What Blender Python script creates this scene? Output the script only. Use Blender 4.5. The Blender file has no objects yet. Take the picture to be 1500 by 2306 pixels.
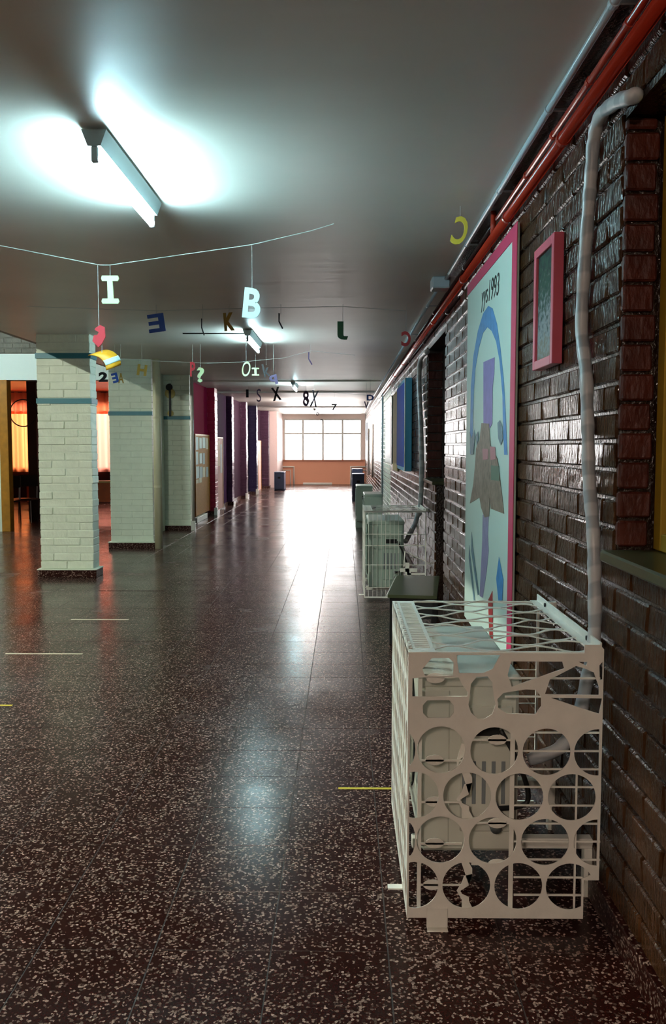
import bpy, bmesh, math, random
from mathutils import Vector, Matrix
random.seed(7)
R = math.radians
sc = bpy.context.scene
col = sc.collection

# ------------------------------------------------------------------ camera
F, VPX, VPY, CAMH = 2000.0, 775.0, 1005.0, 1.5
TH = math.atan((1153.0 - VPY) / F)
PH = math.atan((VPX - 750.0) / F * math.cos(TH))
cd = bpy.data.cameras.new('camera'); cam = bpy.data.objects.new('camera', cd); col.objects.link(cam)
cam.location = (0, 0, CAMH); cam.rotation_euler = (math.pi / 2 - TH, 0, PH)
cd.sensor_fit = 'VERTICAL'; cd.sensor_height = 36.0; cd.lens = 36.0 * F / 2306.0
cd.clip_start = 0.05; cd.clip_end = 200
sc.camera = cam

# ------------------------------------------------------------------ world, exposure
w = bpy.data.worlds.new('world'); sc.world = w; w.use_nodes = True
bg = w.node_tree.nodes['Background']
bg.inputs[0].default_value = (1.0, 0.97, 0.95, 1); bg.inputs[1].default_value = 11.0
sc.view_settings.view_transform = 'Standard'; sc.view_settings.look = 'None'
sc.view_settings.gamma = 1.0; sc.view_settings.use_curve_mapping = False
sc.view_settings.exposure = 0.9

TUBE_STRENGTH = 125.0
TUBE_FAR_STRENGTH = 700.0
FILL_BACK_STRENGTH = 500.0
FILL_HALL_STRENGTH = 500.0
FILL_HALL_NEAR_STRENGTH = 1500.0
TUBE_MID_STRENGTH = 75.0

def portal(name, loc, rot, sx, sy):
    l = bpy.data.lights.new(name, 'AREA'); l.shape = 'RECTANGLE'; l.size = sx; l.size_y = sy
    l.cycles.is_portal = True
    o = bpy.data.objects.new(name, l); o.location = loc; o.rotation_euler = rot; col.objects.link(o)

# ------------------------------------------------------------------ pixel helpers
_r = Vector((math.cos(PH), math.sin(PH), 0))
_f = Vector((-math.sin(PH) * math.cos(TH), math.cos(PH) * math.cos(TH), -math.sin(TH)))
_u = _r.cross(_f)
CAM = Vector((0, 0, CAMH))
def ray(px, py): return _r * ((px - 750) / F) + _u * ((1153 - py) / F) + _f
def on_x(px, py, X): d = ray(px, py); return CAM + d * (X / d.x)
def on_y(px, py, Y): d = ray(px, py); return CAM + d * (Y / d.y)
def on_z(px, py, z=0.0): d = ray(px, py); return CAM + d * ((z - CAMH) / d.z)
def to_px(p):
    v = Vector(p) - CAM; k = v.dot(_f)
    return 750 + F * v.dot(_r) / k, 1153 - F * v.dot(_u) / k, k

# ------------------------------------------------------------------ materials
def lin(c): return c / 12.92 if c <= .04045 else ((c + .055) / 1.055) ** 2.4
def hx(s): return tuple(lin(int(s[i:i + 2], 16) / 255) for i in (0, 2, 4))
M = {}
def mat(name, c, rough=.5, metal=0, spec=.5, coat=0, bump=0, bscale=40, bstretch=(1, 1, 1), var=0, emit=None, estr=0, vscale=3, trans=0):
    m = bpy.data.materials.new(name); m.use_nodes = True
    nt = m.node_tree; b = nt.nodes['Principled BSDF']; L = nt.links
    if isinstance(c, str): c = hx(c)
    b.inputs['Base Color'].default_value = (*c, 1); b.inputs['Roughness'].default_value = rough
    b.inputs['Metallic'].default_value = metal; b.inputs['Specular IOR Level'].default_value = spec
    b.inputs['Coat Weight'].default_value = coat; b.inputs['Coat Roughness'].default_value = .08
    if trans: b.inputs['Transmission Weight'].default_value = trans
    if emit:
        b.inputs['Emission Color'].default_value = (*(hx(emit) if isinstance(emit, str) else emit), 1); b.inputs['Emission Strength'].default_value = estr
    if bump or var:
        g = nt.nodes.new('ShaderNodeNewGeometry')
        mp = nt.nodes.new('ShaderNodeMapping'); mp.inputs['Scale'].default_value = bstretch
        L.new(g.outputs['Position'], mp.inputs['Vector'])
    if bump:
        n = nt.nodes.new('ShaderNodeTexNoise'); n.inputs['Scale'].default_value = bscale; n.inputs['Detail'].default_value = 4
        L.new(mp.outputs[0], n.inputs['Vector'])
        bp = nt.nodes.new('ShaderNodeBump'); bp.inputs['Strength'].default_value = bump; bp.inputs['Distance'].default_value = .02
        L.new(n.outputs[0], bp.inputs['Height']); L.new(bp.outputs[0], b.inputs['Normal'])
        m['bump'] = 1
    if var:
        n2 = nt.nodes.new('ShaderNodeTexNoise'); n2.inputs['Scale'].default_value = vscale; n2.inputs['Detail'].default_value = 5
        L.new(g.outputs['Position'], n2.inputs['Vector'])
        mx = nt.nodes.new('ShaderNodeMix'); mx.data_type = 'RGBA'
        mx.inputs[6].default_value = (*[v * (1 - var) for v in c], 1); mx.inputs[7].default_value = (*[min(1, v * (1 + var)) for v in c], 1)
        mr = nt.nodes.new('ShaderNodeMapRange'); mr.inputs[1].default_value = .3; mr.inputs[2].default_value = .7
        L.new(n2.outputs[0], mr.inputs[0]); L.new(mr.outputs[0], mx.inputs[0]); L.new(mx.outputs[2], b.inputs['Base Color'])
    M[name] = m; return m

def terrazzo(name, rough, tile=None):
    m = bpy.data.materials.new(name); m.use_nodes = True; nt = m.node_tree; b = nt.nodes['Principled BSDF']; L = nt.links
    N = nt.nodes.new
    g = N('ShaderNodeNewGeometry')
    def vor(scale, feat='F1'):
        v = N('ShaderNodeTexVoronoi'); v.inputs['Scale'].default_value = scale; v.feature = feat
        L.new(g.outputs['Position'], v.inputs['Vector']); return v
    v1 = vor(128); v2 = vor(128, 'DISTANCE_TO_EDGE'); v3 = vor(230)
    sep = N('ShaderNodeSeparateColor'); L.new(v1.outputs['Color'], sep.inputs[0])
    big = N('ShaderNodeTexNoise'); big.inputs['Scale'].default_value = 2.2; big.inputs['Detail'].default_value = 4
    L.new(g.outputs['Position'], big.inputs['Vector'])
    thr = N('ShaderNodeMapRange'); thr.inputs[1].default_value = .3; thr.inputs[2].default_value = .7; thr.inputs[3].default_value = .78; thr.inputs[4].default_value = .64
    L.new(big.outputs[0], thr.inputs[0])
    gt = N('ShaderNodeMath'); gt.operation = 'GREATER_THAN'; L.new(sep.outputs[0], gt.inputs[0]); L.new(thr.outputs[0], gt.inputs[1])
    ed = N('ShaderNodeMath'); ed.operation = 'GREATER_THAN'; ed.inputs[1].default_value = .05; L.new(v2.outputs['Distance'], ed.inputs[0])
    chip = N('ShaderNodeMath'); chip.operation = 'MULTIPLY'; L.new(gt.outputs[0], chip.inputs[0]); L.new(ed.outputs[0], chip.inputs[1])
    # chip colours
    cr = N('ShaderNodeValToRGB'); cr.color_ramp.elements[0].color = (*hx('2c1d19'), 1); cr.color_ramp.elements[1].color = (*hx('a88f83'), 1)
    L.new(sep.outputs[1], cr.inputs[0])
    # matrix colours
    mr = N('ShaderNodeValToRGB'); mr.color_ramp.elements[0].color = (*hx('1f0906'), 1); mr.color_ramp.elements[1].color = (*hx('34140f'), 1)
    sep3 = N('ShaderNodeSeparateColor'); L.new(v3.outputs['Color'], sep3.inputs[0]); L.new(sep3.outputs[0], mr.inputs[0])
    mx = N('ShaderNodeMix'); mx.data_type = 'RGBA'
    L.new(chip.outputs[0], mx.inputs[0]); L.new(mr.outputs[0], mx.inputs[6]); L.new(cr.outputs[0], mx.inputs[7])
    L.new(mx.outputs[2], b.inputs['Base Color'])
    b.inputs['Specular IOR Level'].default_value = .16
    # roughness: worn, smeared polish
    n = N('ShaderNodeTexNoise'); n.inputs['Scale'].default_value = 1.7; n.inputs['Detail'].default_value = 6
    L.new(g.outputs['Position'], n.inputs['Vector'])
    rr = N('ShaderNodeMapRange'); rr.inputs[1].default_value = .3; rr.inputs[2].default_value = .7; rr.inputs[3].default_value = rough * .75; rr.inputs[4].default_value = rough * 1.3
    L.new(n.outputs[0], rr.inputs[0]); L.new(rr.outputs[0], b.inputs['Roughness'])
    nb = N('ShaderNodeTexNoise'); nb.inputs['Scale'].default_value = 9; nb.inputs['Detail'].default_value = 3
    L.new(g.outputs['Position'], nb.inputs['Vector'])
    bp = N('ShaderNodeBump'); bp.inputs['Strength'].default_value = .05; bp.inputs['Distance'].default_value = .01
    L.new(nb.outputs[0], bp.inputs['Height']); L.new(bp.outputs[0], b.inputs['Normal'])
    M[name] = m; return m

def brick_mat(name, c, rough=.25, bump=.5, var=.35):
    """painted rough brick: lumps with vertical drag marks"""
    m = mat(name, c, rough, bump=bump, bscale=38, bstretch=(1, 1.6, .55), var=var, vscale=9, coat=0)
    nt = m.node_tree; L = nt.links; b = nt.nodes['Principled BSDF']
    b.inputs['Specular IOR Level'].default_value = .32 if name != 'brown_brick' else .2
    return m

terrazzo('terrazzo', .22)
terrazzo('terrazzo_plinth', .3)
mat('joint', '352a25', .6)
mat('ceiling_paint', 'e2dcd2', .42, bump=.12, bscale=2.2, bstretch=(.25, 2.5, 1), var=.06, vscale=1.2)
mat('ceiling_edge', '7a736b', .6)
brick_mat('brown_brick', '3a2210', .13, bump=.5); M['brown_brick'].node_tree.nodes['Bump'].inputs['Distance'].default_value = .03
mat('brown_mortar', '20110a', .22, bump=.4, bscale=60)
brick_mat('pale_brick', 'e6efdc', .42, bump=.4, var=.05)
brick_mat('pale_smooth', 'e4eedb', .4, bump=.08, var=.04)
mat('pale_joint', 'dce6d4', .5)
brick_mat('red_brick', '8c1230', .35, bump=.2, var=.12)
brick_mat('purple_brick', '3c1a44', .3, bump=.25, var=.12)
brick_mat('plum_brick', '3a2232', .3, bump=.25, var=.12)
brick_mat('indigo_brick', '2a2140', .3, bump=.25, var=.12)
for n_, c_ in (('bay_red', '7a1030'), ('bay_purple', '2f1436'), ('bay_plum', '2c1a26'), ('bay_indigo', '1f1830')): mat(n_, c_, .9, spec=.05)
mat('pier_paint', 'cfb4ae', .5, bump=.3, bscale=20)
mat('end_pale', 'e6d6cc', .6)
mat('side_wall', '38140c', .7)
brick_mat('olive_brick', '4c4a3a', .4, bump=.4, var=.2)
brick_mat('jamb_brick', '4a1c10', .5, bump=.5, var=.3)
mat('teal', '2f7d8c', .4, bump=.05)
mat('white_band', 'd5e6e2', .5)
mat('white_paint', 'd9d9d0', .45)
mat('cage_paint', 'ece9df', .45, bump=.05, bscale=150, var=.06, vscale=14)
mat('ac_white', 'ccccc0', .4, var=.05, vscale=4)
mat('ac_green', 'a4b5a8', .4)
mat('ac_dark', '3a4560', .4)
mat('black', '0a0a0b', .5)
mat('dark_slot', '060606', .8)
mat('grey_conduit', 'a9b9c2', .35)
mat('red_pipe', 'a52c18', .25)
mat('dark_pipe', '2a1516', .22)
mat('white_pipe', 'd8d2c6', .4)
mat('cream_pipe', 'cfc9a8', .38)
mat('steel', '8a8f92', .3, metal=.8)
mat('mural_white', 'c9dcd2', .55)
mat('mural_pink', 'c9365f', .55)
mat('mural_blue', '3f86c2', .55, var=.15, vscale=20)
mat('mural_purple', '8472b4', .55, var=.12, vscale=15)
mat('mural_lilac', '8d86ab', .55, var=.1, vscale=15)
mat('mural_brown', '7a685a', .55, var=.4, vscale=24)
mat('mural_green', '4f6f5c', .55)
mat('mural_rose', 'b07078', .55)
mat('mural_slate', '5f7f8c', .55, var=.3, vscale=30)
mat('mural_red', 'a02a2a', .55)
mat('pink_frame', 'd0586c', .4)
mat('frame_dark', '1c2624', .35)
mat('sill_green', '3a3f26', .28)
mat('yellow_frame', '9c7c18', .5)
mat('ochre_wood', 'a5701e', .45, var=.2, vscale=8)
mat('dark_wood', '2c1a10', .4)
mat('orange_wood', 'b2521c', .4, var=.15, vscale=6)
mat('straw', 'c9b76a', .5)
mat('salmon_wall', 'd99878', .55)
mat('hall_wall', 'a8a090', .6)
mat('cork', 'b07a45', .7, var=.15, vscale=30)
mat('board_pink', 'c09a90', .7)
mat('paper', 'dde2dc', .7)
mat('paper_grey', 'b4bab8', .7)
mat('paper_cream', 'd8c9ae', .7)
mat('cabinet_blue', '4f93b0', .6, spec=.2)
mat('cabinet_navy', '1e49a0', .75, spec=.12)
mat('cream_panel', 'd8c090', .75, spec=.15)
mat('grey_panel', '7b8286', .4)
mat('thread', 'c8ccc8', .6)
mat('letter_yellow', 'e0d24a', .55); mat('letter_cream', 'd8ecb8', .55); mat('letter_white', 'd6ece6', .55)
mat('letter_blue', '2a55b0', .5); mat('letter_red', 'd0404a', .5); mat('letter_amber', 'eda726', .5)
mat('letter_green', '1c6a40', .5); mat('letter_black', '1a1822', .5); mat('letter_gold', 'a88838', .5); mat('letter_purple', '5a4a72', .5)
mat('tape_white', 'c8c4ac', .6); mat('tape_yellow', 'cdb93a', .6)
mat('lamp_metal', 'aab8ba', .45)
mat('alu', 'd5d5d0', .4)
mat('outer', '8a8580', .8)
for nm, s, c in (('tube', TUBE_STRENGTH, (.55, .93, 1.02)), ('tube_far', TUBE_FAR_STRENGTH, (1.0, .9, .85)), ('fill_tube_back', FILL_BACK_STRENGTH, (1.0, .80, .66)), ('fill_tube_hall', FILL_HALL_STRENGTH, (.85, 1.0, .95)), ('fill_tube_hall_near', FILL_HALL_NEAR_STRENGTH, (.95, 1.0, .85)), ('tube_mid', TUBE_MID_STRENGTH, (.62, .95, 1.02))):
    mat(nm, (.8, .8, .8), .4, emit=c, estr=s)
def curtain_mat(name, c, tc):
    m = bpy.data.materials.new(name); m.use_nodes = True; nt = m.node_tree; nt.nodes.remove(nt.nodes['Principled BSDF'])
    d = nt.nodes.new('ShaderNodeBsdfDiffuse'); d.inputs[0].default_value = (*hx(c), 1)
    t = nt.nodes.new('ShaderNodeBsdfTranslucent'); t.inputs[0].default_value = (*hx(tc), 1)
    mx = nt.nodes.new('ShaderNodeMixShader'); mx.inputs[0].default_value = .6
    nt.links.new(d.outputs[0], mx.inputs[1]); nt.links.new(t.outputs[0], mx.inputs[2]); nt.links.new(mx.outputs[0], nt.nodes['Material Output'].inputs[0]); M[name] = m
curtain_mat('curtain_orange', 'd8703c', 'ff9a58'); curtain_mat('curtain_red', 'b04a30', 'e8764c'); curtain_mat('curtain_pink', 'e08a74', 'ffa890')
def glass_mat(name, tint):
    m = bpy.data.materials.new(name); m.use_nodes = True; nt = m.node_tree; nt.nodes.remove(nt.nodes['Principled BSDF'])
    t = nt.nodes.new('ShaderNodeBsdfTransparent'); t.inputs[0].default_value = (*tint, 1)
    g = nt.nodes.new('ShaderNodeBsdfGlossy'); g.inputs['Roughness'].default_value = .05
    fr = nt.nodes.new('ShaderNodeFresnel'); fr.inputs[0].default_value = 1.45
    mx = nt.nodes.new('ShaderNodeMixShader')
    nt.links.new(fr.outputs[0], mx.inputs[0]); nt.links.new(t.outputs[0], mx.inputs[1]); nt.links.new(g.outputs[0], mx.inputs[2]); nt.links.new(mx.outputs[0], nt.nodes['Material Output'].inputs[0]); M[name] = m
glass_mat('glass', (.95, .95, .95))
mat('dark_glass', '0c0f10', .08)

def picture_mat():
    m = bpy.data.materials.new('picture'); m.use_nodes = True; nt = m.node_tree; b = nt.nodes['Principled BSDF']; L = nt.links
    g = nt.nodes.new('ShaderNodeNewGeometry'); sp = nt.nodes.new('ShaderNodeSeparateXYZ'); L.new(g.outputs['Position'], sp.inputs[0])
    n = nt.nodes.new('ShaderNodeTexNoise'); n.inputs['Scale'].default_value = 45; n.inputs['Detail'].default_value = 6; L.new(g.outputs['Position'], n.inputs['Vector'])
    a = nt.nodes.new('ShaderNodeMapRange'); a.inputs[1].default_value = 1.82; a.inputs[2].default_value = 2.28; L.new(sp.outputs[2], a.inputs[0])
    ad = nt.nodes.new('ShaderNodeMath'); ad.operation = 'ADD'; L.new(a.outputs[0], ad.inputs[0])
    sb = nt.nodes.new('ShaderNodeMath'); sb.operation = 'MULTIPLY_ADD'; sb.inputs[1].default_value = 1.5; sb.inputs[2].default_value = -.75; L.new(n.outputs[0], sb.inputs[0]); L.new(sb.outputs[0], ad.inputs[1])
    cr = nt.nodes.new('ShaderNodeValToRGB'); e = cr.color_ramp.elements
    e[0].position = 0; e[0].color = (*hx('7d7468'), 1); e[1].position = 1; e[1].color = (*hx('1c2a2c'), 1)
    for p, c in ((.3, '8c8f92'), (.5, '5e6668'), (.62, '2c4236'), (.8, '24483a')):
        q = e.new(p); q.color = (*hx(c), 1)
    L.new(ad.outputs[0], cr.inputs[0]); L.new(cr.outputs[0], b.inputs['Base Color']); b.inputs['Roughness'].default_value = .6; b.inputs['Specular IOR Level'].default_value = .2; M['picture'] = m
picture_mat()
def hose_mat():
    m = bpy.data.materials.new('hose'); m.use_nodes = True; nt = m.node_tree; b = nt.nodes['Principled BSDF']; L = nt.links
    g = nt.nodes.new('ShaderNodeNewGeometry'); mp = nt.nodes.new('ShaderNodeMapping'); mp.inputs['Rotation'].default_value = (R(25), 0, 0); L.new(g.outputs['Position'], mp.inputs['Vector'])
    wv = nt.nodes.new('ShaderNodeTexWave'); wv.bands_direction = 'Z'; wv.inputs['Scale'].default_value = 3.1; wv.inputs['Distortion'].default_value = 6; wv.inputs['Detail'].default_value = 1; L.new(mp.outputs[0], wv.inputs['Vector'])
    cr = nt.nodes.new('ShaderNodeValToRGB'); cr.color_ramp.elements[0].color = (*hx('a6abb0'), 1); cr.color_ramp.elements[1].color = (*hx('c6c8ca'), 1); cr.color_ramp.elements[0].position = .35; cr.color_ramp.elements[1].position = .6
    L.new(wv.outputs[1], cr.inputs[0]); L.new(cr.outputs[0], b.inputs['Base Color']); b.inputs['Roughness'].default_value = .38
    bp = nt.nodes.new('ShaderNodeBump'); bp.inputs['Strength'].default_value = .35; bp.inputs['Distance'].default_value = .004; L.new(wv.outputs[1], bp.inputs['Height']); L.new(bp.outputs[0], b.inputs['Normal'])
    M['hose'] = m
hose_mat()

# ------------------------------------------------------------------ geometry helpers
class MB:
    def __init__(s): s.v = []; s.f = []
    def add(s, vs, fs):
        n = len(s.v); s.v += [tuple(v) for v in vs]; s.f += [tuple(i + n for i in f) for f in fs]; return s
    def box(s, x0, x1, y0, y1, z0, z1, bev=0):
        x0, x1 = min(x0, x1), max(x0, x1); y0, y1 = min(y0, y1), max(y0, y1); z0, z1 = min(z0, z1), max(z0, z1)
        if bev <= 0:
            vs = [(x, y, z) for x in (x0, x1) for y in (y0, y1) for z in (z0, z1)]
            return s.add(vs, [(0, 1, 3, 2), (4, 6, 7, 5), (0, 4, 5, 1), (2, 3, 7, 6), (0, 2, 6, 4), (1, 5, 7, 3)])
        e = min(bev, (x1 - x0) * .45, (y1 - y0) * .45, (z1 - z0) * .45)
        c = ((x0 + x1) / 2, (y0 + y1) / 2, (z0 + z1) / 2); h = ((x1 - x0) / 2, (y1 - y0) / 2, (z1 - z0) / 2)
        vs = []; idx = {}
        for sx in (-1, 1):
            for sy in (-1, 1):
                for sz in (-1, 1):
                    for a in range(3):
                        p = [c[0] + sx * (h[0] - e), c[1] + sy * (h[1] - e), c[2] + sz * (h[2] - e)]
                        p[a] += (sx, sy, sz)[a] * e
                        idx[(sx, sy, sz, a)] = len(vs); vs.append(p)
        fs = []
        o = [(-1, -1), (1, -1), (1, 1), (-1, 1)]
        for a in range(3):
            b, d = (a + 1) % 3, (a + 2) % 3
            for sg in (-1, 1):
                q = []
                for (p1, p2) in o:
                    k = [0, 0, 0]; k[a] = sg; k[b] = p1; k[d] = p2; q.append(idx[(*k, a)])
                fs.append(tuple(q if sg > 0 else q[::-1]))
        for a in range(3):
            b, d = (a + 1) % 3, (a + 2) % 3
            for s1 in (-1, 1):
                for s2 in (-1, 1):
                    def g(t, ax):
                        k = [0, 0, 0]; k[a] = t; k[b] = s1; k[d] = s2; return idx[(*k, ax)]
                    q = [g(-1, b), g(1, b), g(1, d), g(-1, d)]
                    fs.append(tuple(q if s1 * s2 < 0 else q[::-1]))
        for sx in (-1, 1):
            for sy in (-1, 1):
                for sz in (-1, 1):
                    q = [idx[(sx, sy, sz, a)] for a in range(3)]
                    fs.append(tuple(q if sx * sy * sz > 0 else q[::-1]))
        return s.add(vs, fs)
    def tube(s, pts, r, n=10, cap=True, rad=None):
        pts = [Vector(p) for p in pts]; rings = []
        up = None
        for i, p in enumerate(pts):
            t = (pts[min(i + 1, len(pts) - 1)] - pts[max(i - 1, 0)]).normalized()
            if up is None:
                up = Vector((0, 0, 1)) if abs(t.z) < .9 else Vector((1, 0, 0))
            a = (up - t * up.dot(t)).normalized(); b = t.cross(a); up = a
            rr = r if rad is None else rad[i]
            rings.append([p + (a * math.cos(k * 2 * math.pi / n) + b * math.sin(k * 2 * math.pi / n)) * rr for k in range(n)])
        vs = [v for ring in rings for v in ring]; fs = []
        for i in range(len(pts) - 1):
            for k in range(n):
                k2 = (k + 1) % n
                fs.append((i * n + k, i * n + k2, (i + 1) * n + k2, (i + 1) * n + k))
        if cap: fs += [tuple(range(n))[::-1], tuple((len(pts) - 1) * n + k for k in range(n))]
        return s.add(vs, fs)
    def ring(s, c, r, tr, axis, n=28, m=6):
        pts = []
        for k in range(n + 1):
            a = k * 2 * math.pi / n; p = Vector(c)
            d = [0, 0, 0]; d[(axis + 1) % 3] = r * math.cos(a); d[(axis + 2) % 3] = r * math.sin(a)
            pts.append(p + Vector(d))
        return s.tube(pts, tr, m, False)
    def quad(s, pts): return s.add(pts, [tuple(range(len(pts)))])
    def mesh(s, name='m', smooth=False):
        me = bpy.data.meshes.new(name); me.from_pydata(s.v, [], s.f); me.update()
        if smooth:
            for p in me.polygons: p.use_smooth = True
        return me
def smooth_mesh(me, on=True):
    for p in me.polygons: p.use_smooth = on
    return me
def spline(pts, k=8):
    pts = [Vector(p) for p in pts]; out = []
    for i in range(len(pts) - 1):
        p0, p1, p2, p3 = pts[max(i - 1, 0)], pts[i], pts[i + 1], pts[min(i + 2, len(pts) - 1)]
        for j in range(k):
            t = j / k
            out.append(.5 * ((2 * p1) + (p2 - p0) * t + (2 * p0 - 5 * p1 + 4 * p2 - p3) * t * t + (3 * p1 - p0 - 3 * p2 + p3) * t ** 3))
    out.append(pts[-1]); return out

LOC = {}
def tag(o, label=None, cat=None, group=None, kind=None):
    if label: o['label'] = label
    if cat: o['category'] = cat
    if group: o['group'] = group
    if kind: o['kind'] = kind
    return o
def thing(name, loc, label, cat, group=None):
    o = bpy.data.objects.new(name, None); o.empty_display_size = .1; o.location = loc; col.objects.link(o)
    LOC[o.name] = Vector(loc); return tag(o, label, cat, group)
def part(name, geo, m, parent, kind=None, label=None):
    """geo in world coordinates; parent keeps a pure translation"""
    me = geo.mesh(name) if isinstance(geo, MB) else geo
    L = LOC[parent.name]; me.transform(Matrix.Translation(-L)); me.materials.clear(); me.materials.append(M[m])
    o = bpy.data.objects.new(name, me); col.objects.link(o); o.parent = parent; LOC[o.name] = L
    return tag(o, label, None, None, kind)
def solo(name, geo, m, label=None, cat=None, group=None, kind=None):
    me = geo.mesh(name) if isinstance(geo, MB) else geo
    xs = [v.co.x for v in me.vertices]; ys = [v.co.y for v in me.vertices]; zs = [v.co.z for v in me.vertices]
    L = Vector(((min(xs) + max(xs)) / 2, (min(ys) + max(ys)) / 2, min(zs)))
    me.transform(Matrix.Translation(-L)); me.materials.clear(); me.materials.append(M[m])
    o = bpy.data.objects.new(name, me); o.location = L; col.objects.link(o); LOC[o.name] = L
    return tag(o, label, cat, group, kind)
def struct(name, geo, m): return solo(name, geo, m, kind='structure')

MX_Y = Matrix(((1, 0, 0, 0), (0, 0, -1, 0), (0, 1, 0, 0), (0, 0, 0, 1)))       # local xy -> XZ, facing -Y
MX_X = Matrix(((0, 0, -1, 0), (-1, 0, 0, 0), (0, 1, 0, 0), (0, 0, 0, 1)))      # local x -> -Y, y -> Z, facing -X
def curve_mesh(cu):
    o = bpy.data.objects.new('tmp', cu); col.objects.link(o)
    dg = bpy.context.evaluated_depsgraph_get(); dg.update()
    me = bpy.data.meshes.new_from_object(o.evaluated_get(dg), depsgraph=dg)
    bpy.data.objects.remove(o); bpy.data.curves.remove(cu); return me
def plate(outlines, thick):
    """2D polygons (holes by even-odd) -> thin plate in local XY"""
    cu = bpy.data.curves.new('c', 'CURVE'); cu.dimensions = '2D'; cu.fill_mode = 'BOTH'; cu.extrude = thick / 2
    for ol in outlines:
        sp = cu.splines.new('POLY'); sp.points.add(len(ol) - 1); sp.use_cyclic_u = True
        for p, q in zip(sp.points, ol): p.co = (q[0], q[1], 0, 1)
    return curve_mesh(cu)
def plate_y(ols, thick, Y):          # outlines in (X, Z)
    me = plate(ols, thick); me.transform(Matrix.Translation((0, Y, 0)) @ MX_Y); return me
def plate_x(ols, thick, X):          # outlines in (Y, Z)
    me = plate([[(-p[0], p[1]) for p in ol] for ol in ols], thick); me.transform(Matrix.Translation((X, 0, 0)) @ MX_X); return me
def plate_z(ols, thick, Z):
    me = plate(ols, thick); me.transform(Matrix.Translation((0, 0, Z))); return me
def text_mesh(s, size, thick, offset=0.0, shear=0.0):
    cu = bpy.data.curves.new('t', 'FONT'); cu.body = s; cu.size = size; cu.extrude = thick / 2; cu.offset = offset; cu.align_x = 'CENTER'; cu.align_y = 'CENTER'; cu.shear = shear; cu.resolution_u = 4
    return curve_mesh(cu)
def circ(cx, cy, rx, ry=None, n=28, a0=0):
    ry = rx if ry is None else ry
    return [(cx + rx * math.cos(a0 + k * 2 * math.pi / n), cy + ry * math.sin(a0 + k * 2 * math.pi / n)) for k in range(n)]

# ================================================================== setting
XW, XL, XC = .83, -2.97, -3.75       # right wall face, left bay walls, ceiling slab's left edge
H = 2.76; YEND = 35.2; YB = -5.0
WIN_NEAR = (.9, 2.72, 1.15, 2.47)     # y0, y1, z0, z1
DOOR = (7.35, 8.05, 0.0, 2.45); WIN_B = (8.05, 8.95, 1.15, 2.45)

# ---- floor of terrazzo tiles
T = .349; TX0 = .132; TY0 = .10
fl = struct('floor', MB().box(-14, XW + .3, YB, YEND + .2, -.12, -.0016), 'joint')
tiles = []
i0, i1 = math.floor((-14 - TX0) / T), math.ceil((XW + .02 - TX0) / T)
j0, j1 = math.floor((YB - TY0) / T), math.ceil((YEND - TY0) / T)
for i in range(i0, i1):
    for j in range(j0, j1):
        x0, x1 = TX0 + i * T, min(TX0 + (i + 1) * T, XW + .02); y0, y1 = TY0 + j * T, min(TY0 + (j + 1) * T, YEND)
        if x1 - x0 < .03 or y1 - y0 < .03: continue
        tiles.append((x0, x1, y0, y1))
def score(c, a):
    x, y, z = c
    if y < .5: return 0
    px, py, k = to_px(c)
    if not (-60 < px < 1560 and -40 < py < 2400): return 0
    return a / (k * k)
sc_t = sorted(tiles, key=lambda t: -score(((t[0] + t[1]) / 2, (t[2] + t[3]) / 2, 0), (t[1] - t[0]) * (t[3] - t[2]) / max(.5, t[2])))
near = set(sc_t[:300])
G = .0011
def tile_mb(mb, x0, x1, y0, y1, cx, cy, jit):
    e = .0015; z = [random.uniform(-jit, jit) for _ in range(4)]
    vs = [(x0 + G - cx, y0 + G - cy, -.003), (x1 - G - cx, y0 + G - cy, -.003), (x1 - G - cx, y1 - G - cy, -.003), (x0 + G - cx, y1 - G - cy, -.003),
          (x0 + G + e - cx, y0 + G + e - cy, z[0]), (x1 - G - e - cx, y0 + G + e - cy, z[1]), (x1 - G - e - cx, y1 - G - e - cy, z[2]), (x0 + G + e - cx, y1 - G - e - cy, z[3])]
    mb.add(vs, [(4, 5, 6, 7), (0, 1, 5, 4), (1, 2, 6, 5), (2, 3, 7, 6), (3, 0, 4, 7)])
rest = MB(); tile_meshes = []
for k in range(6):
    mb = MB(); tile_mb(mb, -T / 2, T / 2, -T / 2, T / 2, 0, 0, .00018); me = mb.mesh('tile'); me.materials.append(M['terrazzo']); tile_meshes.append(me)
for t in tiles:
    x0, x1, y0, y1 = t
    if t in near:
        if x1 - x0 > T - .001 and y1 - y0 > T - .001: me = random.choice(tile_meshes)
        else:
            mb = MB(); tile_mb(mb, x0, x1, y0, y1, (x0 + x1) / 2, (y0 + y1) / 2, .00018); me = mb.mesh('tile'); me.materials.append(M['terrazzo'])
        o = bpy.data.objects.new('tile', me); col.objects.link(o); o.parent = fl
        o.location = Vector(((x0 + x1) / 2, (y0 + y1) / 2, 0)) - LOC[fl.name]
    else: tile_mb(rest, x0, x1, y0, y1, 0, 0, .00018)
part('tiles', rest, 'terrazzo', fl, kind='stuff')

# ---- ceilings
cl = MB().box(XC, XW + .3, YB, YEND + .2, H, H + .22)
ceil = struct('ceiling', cl, 'ceiling_paint')
for Y, dz in ((17.2, .022), (20.6, .03), (28.4, .03)):
    part('ceiling_beam', MB().box(XC + .3, .70, Y, Y + .24, H - dz, H + .01), 'ceiling_paint', ceil)
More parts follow.
